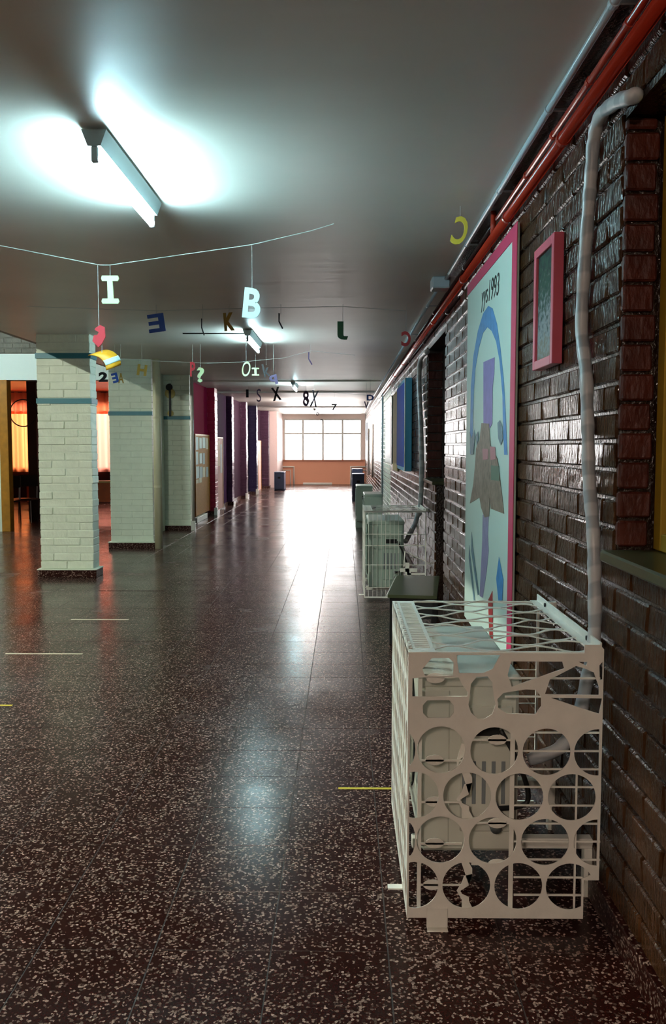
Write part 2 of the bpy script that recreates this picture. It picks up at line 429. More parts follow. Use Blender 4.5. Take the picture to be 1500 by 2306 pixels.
# ---- right wall
wr = MB()
X1 = XW + .32
def wall_boxes(mb, x0, x1, ya, yb, z0, z1, holes):
    ys = sorted({ya, yb, *[h[0] for h in holes], *[h[1] for h in holes]})
    for a, b in zip(ys, ys[1:]):
        zs = [(z0, z1)]
        for h in holes:
            if h[0] <= a + 1e-6 and h[1] >= b - 1e-6:
                nz = []
                for q in zs:
                    if h[3] <= q[0] or h[2] >= q[1]: nz.append(q); continue
                    if h[2] > q[0]: nz.append((q[0], h[2]))
                    if h[3] < q[1]: nz.append((h[3], q[1]))
                zs = nz
        for q in zs: mb.box(x0, x1, a, b, q[0], q[1])
holes_r = [WIN_NEAR, DOOR, WIN_B]
wall_boxes(wr, XW + .006, X1, YB, YEND + .2, 0, H, holes_r)
wall_r = struct('wall_right', wr, 'brown_mortar')
CH, BL = .0885, .30
bricks = []
n = int(H / CH)
for c in range(n + 1):
    z0 = .10 + c * CH; z1 = z0 + CH
    if z1 > H + .03: break
    z1 = min(z1, H)
    y = 1.2 - (c % 2) * BL / 2
    while y < YEND:
        segs = [(max(y, 1.2), min(y + BL, YEND))]
        for h in holes_r:
            if (z0 + z1) / 2 > h[2] and (z0 + z1) / 2 < h[3]:
                ns = []
                for s in segs:
                    if s[1] <= h[0] or s[0] >= h[1]: ns.append(s)
                    else:
                        if s[0] < h[0]: ns.append((s[0], h[0]))
                        if s[1] > h[1]: ns.append((h[1], s[1]))
                segs = ns
        for s in segs:
            if s[1] - s[0] > .03: bricks.append((s[0], s[1], z0, z1))
        y += BL
def visible_brick(b):
    yc, zc = (b[0] + b[1]) / 2, (b[2] + b[3]) / 2
    if 4.2 < yc < 5.8 and .5 < zc < 2.5: return 0
    return score((XW, yc, zc), (b[1] - b[0]) / max(yc, .5))
bricks_s = sorted(bricks, key=lambda b: -visible_brick(b)); near_b = set(bricks_s[:300])
def brick_mesh(l, h, m):
    mb = MB().box(-.004, .018, -l / 2, l / 2, -h / 2, h / 2, .006)
    mb.v = [(x + (random.uniform(-.0022, .0022) if x < .005 else 0), y + random.uniform(-.0015, .0015), z + random.uniform(-.0015, .0015)) for x, y, z in mb.v]
    me = mb.mesh('brick'); me.materials.append(M[m]); return me
full = [brick_mesh(BL - .011, CH - .011, 'brown_brick') for _ in range(10)]
cut = {}
restb = MB()
PALE = (15.9, 20.0)
restp = MB()
for b in bricks:
    l, h = b[1] - b[0], b[3] - b[2]; yc, zc = (b[0] + b[1]) / 2, (b[2] + b[3]) / 2
    if b in near_b:
        if abs(l - BL) < .001 and abs(h - CH) < .001: me = random.choice(full)
        else:
            k = (round(l, 3), round(h, 3))
            if k not in cut: cut[k] = brick_mesh(l - .011, h - .011, 'brown_brick')
            me = cut[k]
        o = bpy.data.objects.new('brick', me); col.objects.link(o); o.parent = wall_r
        o.location = Vector((XW + random.uniform(-.001, .0012), yc, zc)) - LOC[wall_r.name]
        o.rotation_euler = (random.uniform(-.004, .004), random.uniform(-.03, .03), random.uniform(-.012, .012))
    else:
        d = random.uniform(-.0015, .0015); e = .006; g = .0055
        tz, ty = random.uniform(-.001, .001), random.uniform(-.001, .001)
        y0, y1, z0, z1 = b[0] + g, b[1] - g, b[2] + g, b[3] - g
        xb, xf = XW + .012, XW - .004 + d
        (restp if PALE[0] < yc < PALE[1] else restb).add([(xb, y0, z0), (xb, y1, z0), (xb, y1, z1), (xb, y0, z1), (xf + tz, y0 + e, z0 + e), (xf - ty, y1 - e, z0 + e), (xf - tz, y1 - e, z1 - e), (xf + ty, y0 + e, z1 - e)],
                  [(4, 7, 6, 5), (0, 4, 5, 1), (1, 5, 6, 2), (2, 6, 7, 3), (3, 7, 4, 0)])
part('bricks', restb, 'brown_brick', wall_r, kind='stuff')
part('painted_bricks', restp, 'pale_brick', wall_r, kind='stuff')
bb = MB()
ys = [YB, DOOR[0], DOOR[1], YEND]
bb.box(XW - .016, XW + .01, YB, DOOR[0] - .01, 0, .095, .003); bb.box(XW - .016, XW + .01, DOOR[1] + .01, YEND, 0, .095, .003)
struct('baseboard_right', bb, 'terrazzo_plinth')

struct('trim_2', MB().box(.772, XW + .004, YB, 6.7, H - .005, H - .0002), 'brown_mortar')
# ---- near window in the right wall: dark sill, brick jamb, yellow frame
y0, y1, z0, z1 = WIN_NEAR
w1 = thing('window_1', (XW + .15, (y0 + y1) / 2, z0), None, None); w1['kind'] = 'structure'
part('window_sill', MB().box(XW - .05, XW + .2, y0, y1 - .017, z0, z0 + .035, .006), 'sill_green', w1)
zz = z0 + .04; k = 0
while zz < z1 - .02:
    part('jamb_brick', MB().box(XW + .004, XW + .095 + (k % 2) * .008, y1 - .016, y1 + .02, zz + .005, min(zz + .0885, z1) - .005, .006), 'jamb_brick', w1); zz += .0885; k += 1
XF = XW + .112
part('window_frame', MB().box(XF, XF + .06, y1 - .075, y1 - .015, z0 + .036, z1, .004).box(XF, XF + .06, y0, y0 + .06, z0 + .036, z1, .004).box(XF, XF + .06, y0 + .06, y1 - .075, z0 + .036, z0 + .09, .004).box(XF, XF + .06, y0 + .06, y1 - .075, z1 - .06, z1, .004).box(XF, XF + .06, (y0 + y1) / 2 - .03, (y0 + y1) / 2 + .03, z0 + .09, z1 - .06, .004), 'yellow_frame', w1)
for a, b in ((y0 + .06, (y0 + y1) / 2 - .03), ((y0 + y1) / 2 + .03, y1 - .075)):
    part('pane', MB().box(XF + .026, XF + .032, a, b, z0 + .09, z1 - .06), 'dark_glass', w1)
struct('wall_behind_windows', MB().box(X1 + .001, X1 + .06, .3, 10, 0, H), 'black')

# ---- door and window further along
dr = thing('door_1', (XW + .2, (DOOR[0] + DOOR[1]) / 2, 0), None, None); dr['kind'] = 'structure'
leaf = part('door_leaf', MB().box(XW + .20, XW + .24, DOOR[0] + .04, DOOR[1] - .04, .01, DOOR[3] - .04, .004), 'dark_wood', dr)
part('door_frame', MB().box(XW + .18, XW + .25, DOOR[0], DOOR[0] + .04, 0, DOOR[3]).box(XW + .18, XW + .25, DOOR[1] - .04, DOOR[1], 0, DOOR[3]).box(XW + .18, XW + .25, DOOR[0] + .04, DOOR[1] - .04, DOOR[3] - .04, DOOR[3]), 'black', dr)
part('door_handle', MB().tube([(XW + .2, DOOR[0] + .1, 1.02), (XW + .14, DOOR[0] + .1, 1.02), (XW + .14, DOOR[0] + .2, 1.02)], .009, 8), 'steel', leaf)
w2 = thing('window_2', (XW + .15, (WIN_B[0] + WIN_B[1]) / 2, WIN_B[2]), None, None); w2['kind'] = 'structure'
part('window_sill', MB().box(XW - .035, XW + .18, WIN_B[0] - .02, WIN_B[1] + .02, WIN_B[2], WIN_B[2] + .03, .005), 'sill_green', w2)
part('window_frame', MB().box(XW + .16, XW + .2, WIN_B[0], WIN_B[0] + .05, WIN_B[2] + .03, WIN_B[3]).box(XW + .16, XW + .2, WIN_B[1] - .05, WIN_B[1], WIN_B[2] + .03, WIN_B[3]).box(XW + .16, XW + .2, WIN_B[0] + .05, WIN_B[1] - .05, WIN_B[3] - .05, WIN_B[3]).box(XW + .16, XW + .2, WIN_B[0] + .05, WIN_B[1] - .05, WIN_B[2] + .03, WIN_B[2] + .08), 'dark_wood', w2)
part('pane', MB().box(XW + .175, XW + .18, WIN_B[0] + .05, WIN_B[1] - .05, WIN_B[2] + .08, WIN_B[3] - .05), 'dark_glass', w2)
zz = WIN_B[2] + .04
while zz < WIN_B[3] - .03:
    part('jamb_brick', MB().box(XW + .004, XW + .15, WIN_B[1] - .014, WIN_B[1] + .02, zz + .005, min(zz + .0885, WIN_B[3]) - .005, .006), 'jamb_brick', w2); zz += .0885

# ---- end wall with the bright window
sE = lambda px, py: on_y(px, py, YEND)
wx0, wx1 = sE(640, 1000).x, sE(814, 1000).x; wz0, wz1 = sE(727, 1035).z, sE(727, 943).z; wzt = sE(727, 976).z
we = MB(); we.box(XL - .5, XW + .3, YEND, YEND + .2, 0, wz0)
struct('wall_end', we, 'salmon_wall')
wu = MB(); wu.box(XL - .5, wx0, YEND, YEND + .2, wz0, H); wu.box(wx1, XW + .3, YEND, YEND + .2, wz0, H); wu.box(wx0, wx1, YEND, YEND + .2, wz1, H)
struct('wall_end_upper', wu, 'end_pale')
w3 = thing('window_3', ((wx0 + wx1) / 2, YEND + .05, wz0), None, None); w3['kind'] = 'structure'
mull = [wx0] + [sE(p, 1000).x for p in (682.3, 727.3, 771.6)] + [wx1]
for k, x in enumerate(mull): part('mullion', MB().box(x - .04, x + .04, YEND + .04, YEND + .10, wz0, wz1, .006), 'alu', w3)
part('transom', MB().box(wx0, wx1, YEND + .03, YEND + .09, wzt - .035, wzt + .035, .006), 'alu', w3)
part('head_rail', MB().box(wx0, wx1, YEND + .03, YEND + .09, wz1 - .06, wz1, .006), 'alu', w3)
part('window_sill', MB().box(wx0 - .05, wx1 + .05, YEND - .08, YEND + .12, wz0 - .04, wz0, .008), 'salmon_wall', w3)
for a, b in zip(mull, mull[1:]):
    part('pane', MB().box(a + .04, b - .04, YEND + .06, YEND + .066, wz0, wzt - .035), 'glass', w3)
    part('pane', MB().box(a + .04, b - .04, YEND + .06, YEND + .066, wzt + .035, wz1 - .06), 'glass', w3)
portal('window_portal', ((wx0 + wx1) / 2, YEND + .25, (wz0 + wz1) / 2), (-math.pi / 2, 0, 0), wx1 - wx0, wz1 - wz0)

# ---- left bay walls, hall, side room
YT = on_z(60, 1197).y            # cross wall with the wide opening
bays = [16.3, 19.6, 22.6, 25.7, 28.8, 32.2, YEND]
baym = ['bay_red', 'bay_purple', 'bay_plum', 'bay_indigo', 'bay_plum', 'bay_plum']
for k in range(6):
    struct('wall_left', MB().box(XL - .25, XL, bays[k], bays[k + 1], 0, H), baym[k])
bl = MB().box(XL - .01, XL + .016, 16.3, YEND, 0, .09, .003)
struct('baseboard_left', bl, 'terrazzo_plinth')
struct('wall_pier', MB().box(XL, -2.43, 32.3, YEND, 0, H), 'pier_paint')
ox0, ox1 = on_y(21, 1000, YT).x, -3.4
lz0, lz1 = on_y(40, 856, YT).z, on_y(40, 797, YT).z
wh = MB(); wh.box(-14, ox0 - .15, YT, YT + .25, 0, 3.9); wh.box(ox0 - .15, -2.99, YT, YT + .25, lz1, 3.9)
wh.box(ox1, -3.2, YT + .02, YT + .25, 0, lz1)
wall_h = struct('wall_hall', wh, 'pale_joint')
# olive bricks over the white lintel (part of the cross wall)
zz = lz1 + .01; c = 0
while zz < 3.85:
    x = -8.0 - (c % 2) * .15
    while x < -3.6:
        if x + .3 > -6.6 and zz < lz1 + .75: part('brick', MB().box(x + .006, x + .294, YT - .012, YT + .01, zz + .006, zz + .082, .005), 'olive_brick', wall_h)
        x += .3
    zz += .0885; c += 1
part('backing', MB().box(-8.3, -3.3, YT - .003, YT, lz1, 3.9), 'olive_brick', wall_h)
struct('trim_1', MB().box(ox0 - .15, -3.2, YT - .02, YT + .25, lz0, lz1 - .001), 'white_band')
dp = thing('door_2', (ox0 - .1, YT, 0), None, None); dp['kind'] = 'structure'
part('door_post', MB().box(ox0 - .15, ox0, YT - .05, YT + .14, 0, lz0 - .001, .005), 'ochre_wood', dp)
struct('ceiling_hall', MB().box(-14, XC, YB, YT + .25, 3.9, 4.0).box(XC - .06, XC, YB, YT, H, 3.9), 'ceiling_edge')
struct('wall_back', MB().box(-14, XW + .32, YB - .2, YB, 0, 3.9), 'hall_wall')
struct('wall_far_left', MB().box(-14.2, -14, YB, 25.2, 0, 3.9), 'hall_wall')
YR = 25.0
struct('ceiling_side_room', MB().box(-14, XL - .25, YT + .25, YR + .2, 3.02, 3.1), 'orange_wood')
rw = MB(); RX = [(-10.6, -7.9), (-7.3, -5.2)]; rz0, rz1 = .85, 2.75
rw.box(-14, RX[0][0], YR, YR + .2, 0, 3.1); rw.box(RX[0][1], RX[1][0], YR, YR + .2, 0, 3.1); rw.box(RX[1][1], XL - .25, YR, YR + .2, 0, 3.1)
for a, b in RX: rw.box(a, b, YR, YR + .2, 0, rz0); rw.box(a, b, YR, YR + .2, rz1, 3.1)
struct('wall_side_room', rw, 'side_wall')
for k, (a, b) in enumerate(RX):
    wn = thing('window_%d' % (4 + k), ((a + b) / 2, YR, rz0), None, None); wn['kind'] = 'structure'
    part('window_frame', MB().box(a, a + .06, YR + .05, YR + .1, rz0, rz1).box(b - .06, b, YR + .05, YR + .1, rz0, rz1).box((a + b) / 2 - .03, (a + b) / 2 + .03, YR + .05, YR + .1, rz0, rz1).box(a + .06, b - .06, YR + .05, YR + .1, rz1 - .06, rz1).box(a + .06, b - .06, YR + .05, YR + .1, rz0, rz0 + .06), 'dark_wood', wn)
    part('pane', MB().box(a + .06, (a + b) / 2 - .03, YR + .07, YR + .075, rz0 + .06, rz1 - .06), 'glass', wn)
    part('pane', MB().box((a + b) / 2 + .03, b - .06, YR + .07, YR + .075, rz0 + .06, rz1 - .06), 'glass', wn)
    portal('side_portal', ((a + b) / 2, YR + .25, (rz0 + rz1) / 2), (-math.pi / 2, 0, 0), b - a, rz1 - rz0)
def curtain(xa, xb, z0, z1, Y, m, label, folds=.26, amp=.07):
    mb = MB(); n = int((xb - xa) / folds * 10); rows = 6
    for r in range(rows + 1):
        z = z0 + (z1 - z0) * r / rows
        for i in range(n + 1):
            x = xa + (xb - xa) * i / n
            mb.v.append((x, Y + amp * math.sin(x / folds * 2 * math.pi + .6 * math.sin(x * 7)) * (1 - .3 * r / rows), z))
    for r in range(rows):
        for i in range(n): mb.f.append((r * (n + 1) + i, r * (n + 1) + i + 1, (r + 1) * (n + 1) + i + 1, (r + 1) * (n + 1) + i))
    me = mb.mesh(smooth=True)
    o = solo('curtain', me, m, label, 'curtain')
    part('curtain_rod', MB().tube([(xa - .1, Y, z1), (xb + .1, Y, z1)], .012, 8).box(xa - .1, xa - .08, Y, YR - .001, z1 - .01, z1 + .01).box(xb + .08, xb + .1, Y, YR - .001, z1 - .01, z1 + .01), 'dark_wood', o)
    return o
curtain(-10.7, -8.02, .78, 2.48, YR - .1, 'curtain_orange', 'glowing orange curtain over the window left of the dark post')
curtain(-10.7, -7.9, 2.4, 3.0, YR - .2, 'curtain_red', 'red pelmet curtain above the glowing orange curtain')
curtain(-7.4, -5.1, .78, 2.48, YR - .1, 'curtain_pink', 'salmon pink curtain seen between the two nearest white columns')
curtain(-7.4, -5.1, 2.4, 3.0, YR - .2, 'curtain_red', 'red pelmet curtain seen between the two nearest white columns')

# ================================================================== columns
def column(base_px, base_py, xl_px, xr_px, depth, m, joint, label, bands=(), objs=True, jit=.003, gap=.005, ch=.0885):
    Yf = on_z(base_px, base_py).y
    xl, xr = on_y(xl_px, 1150, Yf).x, on_y(xr_px, 1150, Yf).x
    t = thing('brick_column', ((xl + xr) / 2, Yf + depth / 2, 0), label, 'column', 'columns along the left side')
    part('core', MB().box(xl + .008, xr - .008, Yf + .008, Yf + depth - .004, 0, H), joint, t)
    pl = part('plinth', MB().box(xl - .03, xr + .03, Yf - .03, Yf + depth + .02, 0, .085, .004), 'terrazzo_plinth', t)
    part('plinth_ledge', MB().box(xl - .036, xr + .036, Yf - .036, Yf + depth + .02, .0855, .098, .003), joint, pl)
    z = .10; c = 0; allb = MB(); bw = (xr - xl) / 2
    while z < H - .02:
        z1 = min(z + ch, H)
        cuts = [0, .5, 1] if c % 2 == 0 else [0, .25, .75, 1]
        for a, b in zip(cuts, cuts[1:]):
            mb = MB() if objs else allb
            jx, jy = random.uniform(-jit, jit), random.uniform(-jit, jit)
            n0 = len(mb.v)
            mb.box(xl + (xr - xl) * a + gap / 2, xl + (xr - xl) * b - gap / 2, Yf + jy, Yf + depth - .002, z + gap / 2, z1 - gap / 2, .006)
            for q in range(n0, len(mb.v)):
                v = mb.v[q]; mb.v[q] = (v[0] + random.uniform(-jit, jit) * .5 + (jx if b == 1 else 0), v[1] + random.uniform(-jit, jit) * .4, v[2] + random.uniform(-jit, jit) * .35)
            if objs: part('brick', mb, m, t)
        z = z1; c += 1
    if not objs: part('bricks', allb, m, t, kind='stuff')
    for py in bands:
        zc = on_y((xl_px + xr_px) / 2, py, Yf).z
        part('painted_band', MB().box(xl - .008, xr + .008, Yf - .008, Yf + depth + .004, zc - .03, zc + .03, .003), 'teal', t)
    return Yf, xl, xr, t
C1 = column(150, 1300, 89, 210, .24, 'pale_brick', 'pale_joint', 'nearest white brick column with two blue bands', (801, 903), jit=.0055, gap=.006)
C2 = column(300, 1235, 249, 345, .22, 'pale_smooth', 'pale_joint', 'white brick column with a cream drainpipe at its corner', (931,), jit=.0016, gap=.0025)
C3 = column(400, 1194, 352, 430, .35, 'pale_smooth', 'pale_joint', 'white brick column with a guitar decoration hung on it', (941,), jit=.0016, gap=.0025)
C4 = column(470, 1160, 420, 486, .4, 'red_brick', 'red_brick', 'dark red brick column beside the board of papers', objs=False, jit=.005)
C5 = column(510, 1138, 478, 524, .4, 'purple_brick', 'purple_brick', 'dark purple brick column just beyond the dark red column', objs=False, jit=.005)
C6 = column(540, 1123, 512, 556, .4, 'plum_brick', 'plum_brick', 'plum brown brick column in the middle of the dark row', objs=False, jit=.005)
C7 = column(565, 1113, 540, 579, .4, 'indigo_brick', 'indigo_brick', 'dark indigo brick column, second from the bright end window', objs=False, jit=.005)
C8 = column(590, 1100, 566, 606, .4, 'plum_brick', 'plum_brick', 'brown brick column closest to the bright end window', objs=False, jit=.005)
# white plinth blocks at the foot of the dark columns
for i, (c, nm) in enumerate(((C4, 'dark red'), (C6, 'plum brown'), (C7, 'dark indigo'))):
    part('corner_block', MB().box(c[2] - .03, c[2] + .04, c[0] - .05, c[0] + .05, 0, .16, .004), 'white_paint', c[3])
# drainpipe by column 2
p2 = on_y(358, 1236, C2[0] - .02)
dpipe = thing('drainpipe', (p2.x, p2.y, 0), 'cream vertical drainpipe from floor to ceiling beside a white column', 'pipe')
part('pipe', smooth_mesh(MB().tube([(p2.x, p2.y, 0), (p2.x, p2.y, H)], .058, 20).mesh()), 'cream_pipe', dpipe)
for z in (.9, 1.9):
    part('clamp', MB().tube([(p2.x, p2.y, z), (p2.x, p2.y, z + .03)], .062, 20), 'cream_pipe', dpipe)
p3 = C3[2] + .045
d3 = thing('drainpipe', (p3, C3[0] - .03, 0), 'thin white pipe on the corner of the column with the guitar', 'pipe')
part('pipe', smooth_mesh(MB().tube([(p3, C3[0] - .03, 0), (p3, C3[0] - .03, H)], .03, 14).mesh()), 'white_pipe', d3)
part('foot', MB().box(p3 - .035, p3 + .035, C3[0] - .065, C3[0] + .005, 0, .17, .004), 'white_paint', d3)
# guitar decoration
g0 = C3[0] - .012
gx = lambda px, py: on_y(px, py, g0)
gt = thing('guitar_decoration', gx(384, 938), 'small upside-down guitar decoration in cream and black on white column', 'decoration')
cb = gx(383, 886); part('body', plate_y([circ(cb.x, cb.z, .09)], .02, g0), 'straw', gt)
cb2 = gx(381, 872); part('shoulder', plate_y([circ(cb2.x, cb2.z, .06)], .024, g0 - .001), 'black', gt)
cb3 = gx(384, 931); part('head', plate_y([circ(cb3.x, cb3.z, .055)], .02, g0), 'straw', gt)
a, b = gx(381, 864), gx(385, 938)
part('neck', MB().box(cb.x - .018, cb.x + .018, g0 - .026, g0 - .010, b.z, a.z), 'black', gt)

# ---- boards hanging on the bay walls
def board(pxa, pxb, pya, pyb, m, label, X, papers):
    A = on_x(pxa, pya, X); B = on_x(pxb, pya, X)
    z1 = on_x(pxa, pya, X).z; z0 = on_x(pxa, pyb, X).z
    t = thing('notice_board', (X, (A.y + B.y) / 2, z0), label, 'board')
    pn = part('panel', MB().box(XL + .001, X, A.y, B.y, z0, z1, .004), m, t)
    part('rim', MB().box(XL + .002, X + .012, A.y - .02, A.y + .02, z0, z1).box(XL + .002, X + .012, B.y - .02, B.y + .02, z0, z1).box(XL + .002, X + .012, A.y + .02, B.y - .02, z1 - .03, z1), 'ochre_wood', t)
    for (u0, u1, v0, v1, pm) in papers:
        part('sheet', MB().box(X + .001, X + .005, A.y + (B.y - A.y) * u0, A.y + (B.y - A.y) * u1, z0 + (z1 - z0) * v0, z0 + (z1 - z0) * v1), pm, pn)
    return t
pap = []
for r, (v0, v1) in enumerate(((.80, .985), (.62, .79), (.45, .61))):
    for k in range(4):
        if (r, k) == (1, 3): continue
        u = .04 + k * .235; pap.append((u, u + random.uniform(.15, .21), v0 + random.uniform(0, .03), v1 - random.uniform(0, .03), random.choice(['paper', 'paper_grey', 'paper_cream', 'paper'])))
pap += [(.03, .2, .40, .445, 'paper_cream'), (.24, .42, .40, .46, 'paper_cream')]
board(439, 470, 977, 1165, 'cork', 'brown board covered with white papers beside the dark red column', XL + .05, pap)
board(488, 501, 984, 1150, 'board_pink', 'pale pinkish board on the purple wall beyond the red column', XL + .05, [(.1, .5, .6, .95, 'paper_cream'), (.55, .9, .5, .9, 'paper_grey')])
board(580.5, 587.5, 992, 1110, 'board_pink', 'small tan board near the end of the left wall', XL + .05, [])
fp = on_x(445, 1180, XL + .08)
solo('skirting_block', MB().box(XL + .02, XL + .1, on_z(443, 1178).y, on_z(467, 1166).y, 0, .1, .004), 'white_paint', 'low white block on the floor under the board of papers', 'block')

# ================================================================== lamps
def lamp(X, Yc, tube, label, L=1.22):
    t = thing('fluorescent_lamp', (X, Yc, H), label, 'lamp', 'fluorescent battens on the ceiling')
    y0, y1 = Yc - L / 2, Yc + L / 2; zt = H - .012; zb = H - .075
    hs = [(X - .05, zt), (X + .05, zt), (X + .026, zb), (X - .026, zb)]
    mb = MB()
    mb.add([(p[0], y, p[1]) for y in (y0, y1) for p in hs], [(0, 1, 2, 3), (7, 6, 5, 4), (0, 4, 5, 1), (1, 5, 6, 2), (2, 6, 7, 3), (3, 7, 4, 0)])
    part('housing', mb, 'lamp_metal', t)
    part('mounting_plate', MB().box(X - .03, X + .03, y0 + .1, y1 - .1, zt, H), 'lamp_metal', t)
    for ye in (y0 + .012, y1 - .012):
        part('lamp_holder', MB().box(X - .013, X + .013, ye - .011, ye + .011, zb - .062, zb, .004), 'lamp_metal', t)
    part('tube', smooth_mesh(MB().tube([(X, y0 + .023, zb - .042), (X, y1 - .023, zb - .042)], .0165, 14).mesh()), tube, t)
    return t
LX = -.99
la = lamp(LX, 4.13, 'tube', 'nearest glowing fluorescent batten on the ceiling, largest in view', 1.07)
lb = lamp(LX - .05, 10.25, 'tube_mid', 'second fluorescent batten, glowing below the letter B')
part('wire', MB().tube([(LX - .05, 10.0, H - .006), (-1.8, 10.0, H - .006)], .006, 6), 'black', lb)
lamp(LX, 17.9, 'tube_mid', 'third fluorescent batten, glowing among the far dark letters')
lamp(LX, 24.4, 'tube_far', 'fourth fluorescent batten, small and far along the ceiling')
lamp(LX, 30.4, 'tube_far', 'farthest fluorescent batten in front of the bright end window')
lamp(-.9, -2.1, 'fill_tube_back', 'unseen fill batten added behind the viewer to light the cage front')  # added fill lamp out of view, brightens the front of the near cage
hl = lamp(-6.9, 13.2, 'fill_tube_hall', 'unseen fill batten added in the side hall to light the lintel'); hl.location.z = 3.9  # added fill lamp out of view, brightens the white lintel
hl = lamp(-6.0, 4.6, 'fill_tube_hall_near', 'unseen fill batten added in the side hall to light the columns'); hl.location.z = 3.9  # added fill lamp out of view, brightens the column fronts

# ================================================================== pipes on the right wall
def run(name, X, z, ya, yb, r, m, label, clips=(), cm=None, extra=None):
    t = thing(name, (X, (ya + yb) / 2, z), label, 'pipe')
    pts = [(X, ya, z), (X, yb, z)] if extra is None else extra
    part('pipe', smooth_mesh(MB().tube(pts, r, 14).mesh()), m, t)
    for y in clips:
        part('clip', MB().tube([(X, y - .012, z), (X, y + .012, z)], r * 1.25, 14).box(X, XW - .008, y - .006, y + .006, z - .004, z + .004) if X < XW - r else MB().tube([(X, y - .012, z), (X, y + .012, z)], r * 1.2, 14), cm or m, t)
    return t
g1 = run('conduit', .757, H - .018, .9, 6.72, .0135, 'grey_conduit', 'pale grey conduit along the ceiling edge ending at the junction box', [1.9, 2.6, 3.4, 4.45, 5.6])
r1 = run('thin_red_pipe', .80, 2.685, .9, 4.75, .0125, 'red_pipe', 'thin red pipe between the grey conduit and the thick red pipe', [2.0, 2.6, 3.0, 3.5, 4.0])
r2 = run('thick_red_pipe', .79, 2.605, .9, 20, .022, 'red_pipe', 'thick red pipe running along the top of the dark brick wall', [2.1, 3.3, 4.4, 6, 8, 10, 12, 14, 17])
part('branch', smooth_mesh(MB().tube([(.795, 4.85, 2.605), (.795, 4.85, 2.75)], .015, 12).mesh()), 'red_pipe', r2)
run('dark_pipe', .80, 2.68, 4.9, 26, .014, 'dark_pipe', 'dark glossy pipe along the wall top beyond the junction box', [6, 8, 10, 13, 16, 20])
run('lower_dark_pipe', .80, 2.535, 6.3, 26, .012, 'dark_pipe', 'dark glossy pipe just under the thick red pipe, past the mural', [7, 9, 11, 14, 18])
zc2 = H - .019
run('white_conduit', .74, zc2, 6.9, 33, .013, 'grey_conduit', 'pale conduit running from the junction box to the end window', [8, 10, 12, 15, 19, 24])
jb = on_z(984, 657, H - .05)
jx = thing('junction_box', (.72, 6.8, H - .09), 'grey plastic junction box on the ceiling above the conduits', 'junction box')
part('box', MB().box(.655, .79, 6.72, 6.9, H - .085, H, .008), 'grey_conduit', jx)
part('lid', MB().box(.662, .783, 6.71, 6.722, H - .08, H - .006, .003), 'grey_conduit', jx)

def hose(pts, r, label, name='insulated_hose', m='hose'):
    sp = spline(pts, 10); rad = [r * (1 + .05 * math.sin(i * .9) + random.uniform(-.03, .03)) for i in range(len(sp))]
    t = thing(name, (sp[0].x, sp[0].y, min(p.z for p in sp)), label, 'hose')
    part('sleeve', smooth_mesh(MB().tube(sp, r, 16, rad=rad).mesh()), m, t); return t
hp = [(1440, 212), (1425, 217), (1385, 232), (1352, 262), (1338, 312), (1332, 380), (1326, 460), (1316, 600), (1310, 740), (1320, 840), (1324, 960), (1327, 1080), (1336, 1200), (1339, 1300), (1338, 1440)]
P = [on_x(a, b, .803) for a, b in hp]
P[0] = on_x(1440, 212, .87)
P += [Vector((.79, 2.86, .72)), Vector((.77, 2.88, .6)), Vector((.72, 2.9, .5)), Vector((.62, 2.92, .45))]
hose(P, .0215, 'white tape-wrapped hose running down beside the pink picture frame')
P = [on_x(a, b, .792) for a, b in ((962, 792), (955, 797), (947, 812), (944, 860), (948, 960), (950, 1060), (946, 1150))]
P[0].x = .792
q = P[-1]; P += [Vector((.77, q.y, .80)), Vector((.74, q.y - .03, .70)), Vector((.67, q.y - .1, .58)), Vector((.63, q.y - .2, .53))]
hose(P, .025, 'grey wrapped hose dropping into the second wire cage')
# far vertical pipes
for (px, ya, yb, r, m, lb_) in ((862, 885, 1120, .02, 'grey_conduit', 'grey vertical pipe on the wall past the pale painted bricks'), (839, 955, 1075, .03, 'white_pipe', 'white vertical pipe far down the right wall'), (830, 965, 1070, .03, 'white_pipe', 'white vertical pipe close to the end window, right wall')):
    a = on_x(px, ya, .80); b = on_x(px, yb, .80)
    t = thing('vertical_pipe', (.80, a.y, b.z), lb_, 'pipe'); part('pipe', smooth_mesh(MB().tube([(.80, a.y, max(0.0, b.z)), (.80, a.y, a.z)], r, 12).mesh()), m, t)

# ================================================================== mural
XM = XW - .020
Z7 = lambda x, y: (1030 + x / 2.563, 480 + y / 2.563)
def mu(pts, off=0):
    out = []
    for x, y in pts:
        p = on_x(*Z7(x, y), XM); out.append((p.y, p.z))
    return out
yn = on_x(1160, 900, XM).y; yf = on_x(1051, 900, XM).y
zt = on_x(1168, 498, XM).z; zb = .36
mr = thing('mural_panel', (XM, (yn + yf) / 2, zb), 'tall white mural panel with blue arch and pink border on brick wall', 'mural')
part('canvas', MB().box(XM, XW - .0085, yn, yf, zb, zt, .002), 'mural_white', mr)
part('pink_border', MB().box(XM - .003, XM, yn - .004, yn + .115, zb, zt - .06).box(XM - .003, XM, yn - .004, yf, zt - .06, zt + .004), 'mural_pink', mr)
def paint(name, polys, m, lay=1):
    for p in polys: part(name, plate_x([mu(p)], .0012, XM - .0012 * lay), m, mr)
paint('blue_arch', [[(75, 1390), (75, 1250), (80, 1000), (95, 820), (120, 680), (150, 580), (180, 535), (205, 550), (230, 640), (250, 780), (268, 950), (280, 1150), (290, 1395), (272, 1395), (265, 1200), (262, 1050), (245, 850), (225, 740), (200, 680), (175, 658), (150, 690), (125, 780), (105, 900), (95, 1050), (90, 1250), (88, 1380)]], 'mural_blue')
paint('purple_pillar', [[(152, 860), (216, 832), (214, 930), (205, 1000), (203, 1215), (190, 1240), (152, 1215)]], 'mural_purple')
